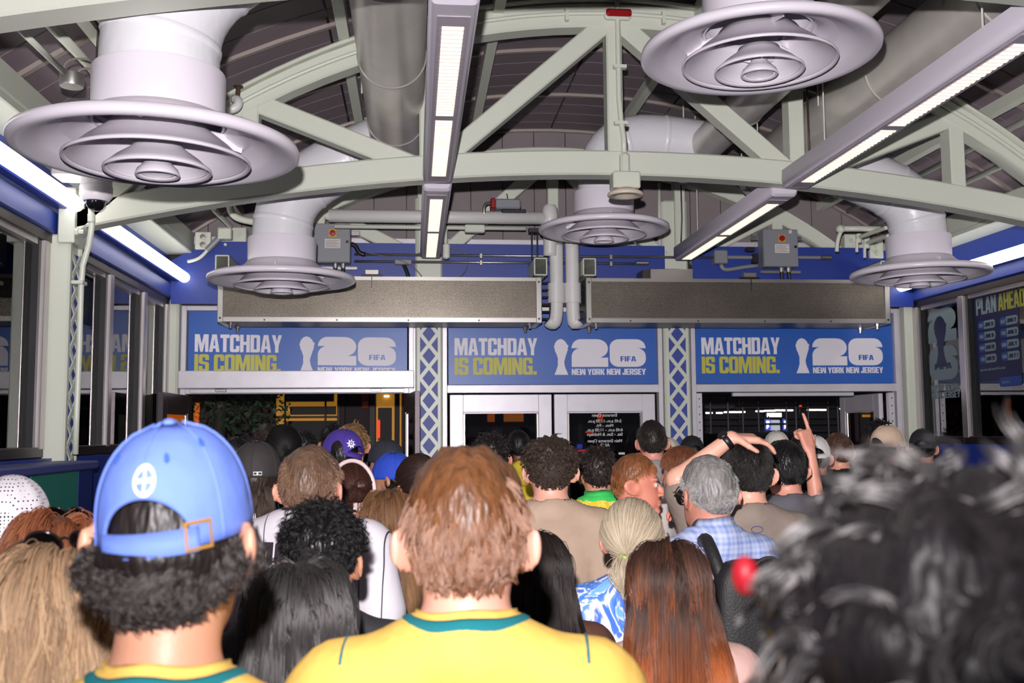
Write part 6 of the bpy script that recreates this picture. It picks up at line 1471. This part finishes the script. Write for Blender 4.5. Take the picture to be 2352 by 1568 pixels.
# 29. grey-haired man with glasses and plaid shirt
o = person('grey-haired man with glasses and a pale blue plaid shirt, backpack strap on', 1622, 1044, 3.16, dict(kind='short', col=(158, 154, 152), n=9000, rad=.0008, L=.028, up=.2), (206, 140, 118), plaid(), pad=.014, yaw=-14, bx=1.04)
PL = MATS['cloth_plaid']; collar_band(o, PL, .071, .098, .005, up=.022)
t = sunglasses(o, .105, 1.628, .0, 'eyeglasses', lens=glass_mat('spectacle_lens', (.85, .85, .88), 1.0, 1.5))
# 30. man with his hand on his head
AH = (dict(S=(-.19, -.02, 1.40+SHV[0]), E=(-.262, -.07, 1.615), W=(-.068, -.075, 1.762), d=(1, .16, -.04), n=(.0, .25, -1), curl=.30, fine=1, side=1, spread=.12), ARM_DOWN(1))
o = person('dark-haired man with one hand on top of his head, watch and taupe T-shirt', 1712, 998, 3.50, dict(kind='short', col=(24, 19, 18), n=8500, rad=.0009, L=.05, up=.5), FAIR, cloth('taupe', (136, 122, 112)), pad=.022, yaw=6, arms=AH, key='handhead', hand=.0062, head=.0075)
_W = np.array(AH[0]['W']); _E = np.array(AH[0]['E']); ax = nrm(_W-_E); c_ = _W-ax*.02
MB().lathe([(.0285, -.011), (.031, -.009), (.031, .009), (.0285, .011)], tuple(c_), 24, tuple(ax)).build('watch_strap', BLACKP, o, smooth=True)
_up = nrm(np.array([-.3, -.4, .9])); MB().lathe([(0, .037), (.017, .037), (.019, .034), (.019, .028), (0, .028)], tuple(c_), 20, tuple(_up-ax*(_up@ax))).build('watch_case', BLACKP, o, angle=40)
emb = [[(.010*math.cos(q)+sx*.0, .005*math.sin(q)) for q in np.linspace(0, 2*PI, 14)[:-1]] for sx in (0,)]
_v = [(.006+.020*math.cos(q), .012*math.sin(q)) for q in np.linspace(0, 2*PI, 25)[:-1]]
yy = shirt_back([u for u, v in _v], [1.44+v for u, v in _v]); MB().tube([(u, y_-.0012, 1.44+v) for (u, v), y_ in zip(_v+_v[:1], list(yy)+[yy[0]])], .0014, 6).build('neck_emblem', mat('blue_print', (60, 66, 120), .7), o)
# 31-33
person('tall man with short dark hair and grey shirt beside the second lattice post', 1496, 962, 6.0, dict(kind='short', col=(36, 27, 24), n=3000, rad=.0013, L=.04), FAIR2, GRYT, pad=.02, yaw=6)
person('person with ginger-brown hair and off-white T-shirt behind the raised elbow', 1562, 1020, 4.92, dict(kind='short', col=(124, 72, 44), n=3200, rad=.001, L=.05), FAIR2, cloth('offwhite', (200, 190, 186)), pad=.02, yaw=-35, bx=1.08)
# 34. pointing hand
AP = (ARM_DOWN(-1), dict(S=(.187, -.0, 1.355+SHV[0]), E=(.21, .16, 1.46), W=(.185, .17, 1.71), d=(-.22, .05, 1), n=(-.35, .9, 0), curl=1.25, curls=[.06, 1.25, 1.3, 1.35], fine=1))
person('dark-haired person raising a pointing hand in front of the rightmost doorway', 1800, 1005, 4.2, dict(kind='short', col=BLACKH, n=3600, rad=.0011, L=.06), FAIR2, cloth('slate', (90, 88, 94)), pad=.022, arms=AP, key='point', hand=.0062, head=.009)
person('person with wavy dark-brown hair just right of the hand-on-head man', 1776, 1016, 5.4, dict(kind='long', col=(56, 38, 30), n=2400, rad=.0013, L=.22, wave=.008, clump=40), FAIR2, cloth('slate', (90, 88, 94)), fem=1, pad=.02)
# 35-39 caps in the right doorway
def capman(label, px, py, Y, col, front, sk=FAIR2, hair_c=BLACKH, sh=None, yaw=0, strap=True, txt_=None):
    o = person(label, px, py, Y, dict(kind='short', col=hair_c, n=1300, rad=.0014, zmax=.05), sk, sh or BLK, pad=.018, yaw=yaw); rr, pp = cap(o, col, front=front, strap=strap, H=.130); return o, rr, pp
capman('person in a plain white cap behind the pointing hand', 1872, 1000, 5.8, (214, 208, 204), 0, yaw=20)
o, rr, pp = capman('person in a beige cap turned right, brim to the right', 2040, 976, 5.75, (206, 180, 158), 0, yaw=68)
m_ = letters('POLO', .03, .009, lambda u, v, q: (u, v, q), .06); _V = np.array(m_.v); mesh_obj('lettering', [pp(PI/2+1.9+(.015-v[0])/.1*-1, .25+v[1]/.130, .0014+v[2]) for v in _V], m_.f, BLACKP, rr)
capman('person in a black cap at the far right of the doorway', 2118, 984, 6.6, (34, 34, 38), 0, yaw=30)
capman('person in a cream cap showing behind the tall grey-shirted man', 1534, 1004, 7.0, (206, 196, 180), 0, yaw=40)
capman('person in a black cap at the foot of the second lattice post', 1588, 1000, 7.4, (26, 26, 30), 0)
capman('person in a white cap behind the resting hand', 1782, 990, 7.2, (214, 208, 200), 0)
person('person with short brown hair in the rightmost doorway', 1923, 990, 6.2, dict(kind='short', col=(92, 64, 50), n=2400, rad=.0013), FAIR2, BLK, pad=.02)
person('person with black locks behind the beige cap', 2018, 963, 7.2, dict(kind='curly', col=BLACKH, n=1800, rad=.0016, L=.05), BROWN, BLK, pad=.02)
person('dark-haired person in the rightmost doorway left of the white cap', 1838, 992, 7.8, dict(kind='short', col=BLACKH, n=1400, rad=.0015), FAIR2, BLK, pad=.02)
# 3. big out-of-focus curls at the right, right in front of the lens
o3 = person('person with a big mop of shiny black curls filling the lower right corner', 2165, 1000, .56, None, TAN, BLK, pad=.055, yaw=-4, bx=1.0)
hair(o3, 'big', (50, 45, 48), n=8000, rad=.0008, L=.085, crad=.011, cfreq=1.5, rough=.28, spec=.85)
bpy.context.view_layer.update()
_l = o3.matrix_world.inverted() @ atY(1712, 1322, .60)
MB().sphere(_l, (.0085, .009, .0125), 18, 12).build('earphone', mat('red_gloss', (190, 30, 46), .45), o3, smooth=True)

# backpack of the grey-haired man
_p = atY(1665, 1290, 2.95)
t = empty('backpack', 'black backpack with a wide strap on the grey-haired man', 'backpack', (_p.x+.07, 2.85, 0))
BPK = mat('black_nylon', (30, 28, 30), .6, bump=.2, bscale=200)
_V = []; _n, _k = 32, 18; _pw = lambda c, e: math.copysign(abs(c)**e, c)
for _j in range(_k+1):
    for _i in range(_n):
        a_, b_ = 2*PI*_i/_n, PI*_j/_k-PI/2
        _V.append((.01+.14*_pw(math.cos(b_), .35)*_pw(math.cos(a_), .45), .03+.06*_pw(math.cos(b_), .35)*_pw(math.sin(a_), .5), 1.13+.22*_pw(math.sin(b_), .55)))
mesh_obj('pack', _V, [(j*_n+i, j*_n+(i+1) % _n, (j+1)*_n+(i+1) % _n, (j+1)*_n+i) for j in range(_k) for i in range(_n)], BPK, t, smooth=True)
MB().tube(bez([(-.10, .04, 1.30), (-.13, .06, 1.40), (-.11, .16, 1.425), (-.10, .24, 1.36)]), .02, 10).build('strap', BPK, t, smooth=True)
MB().tube(bez([(-.02, -.02, 1.34), (.02, -.02, 1.38), (.06, -.02, 1.34)]), .006, 8).build('handle', BPK, t, smooth=True)
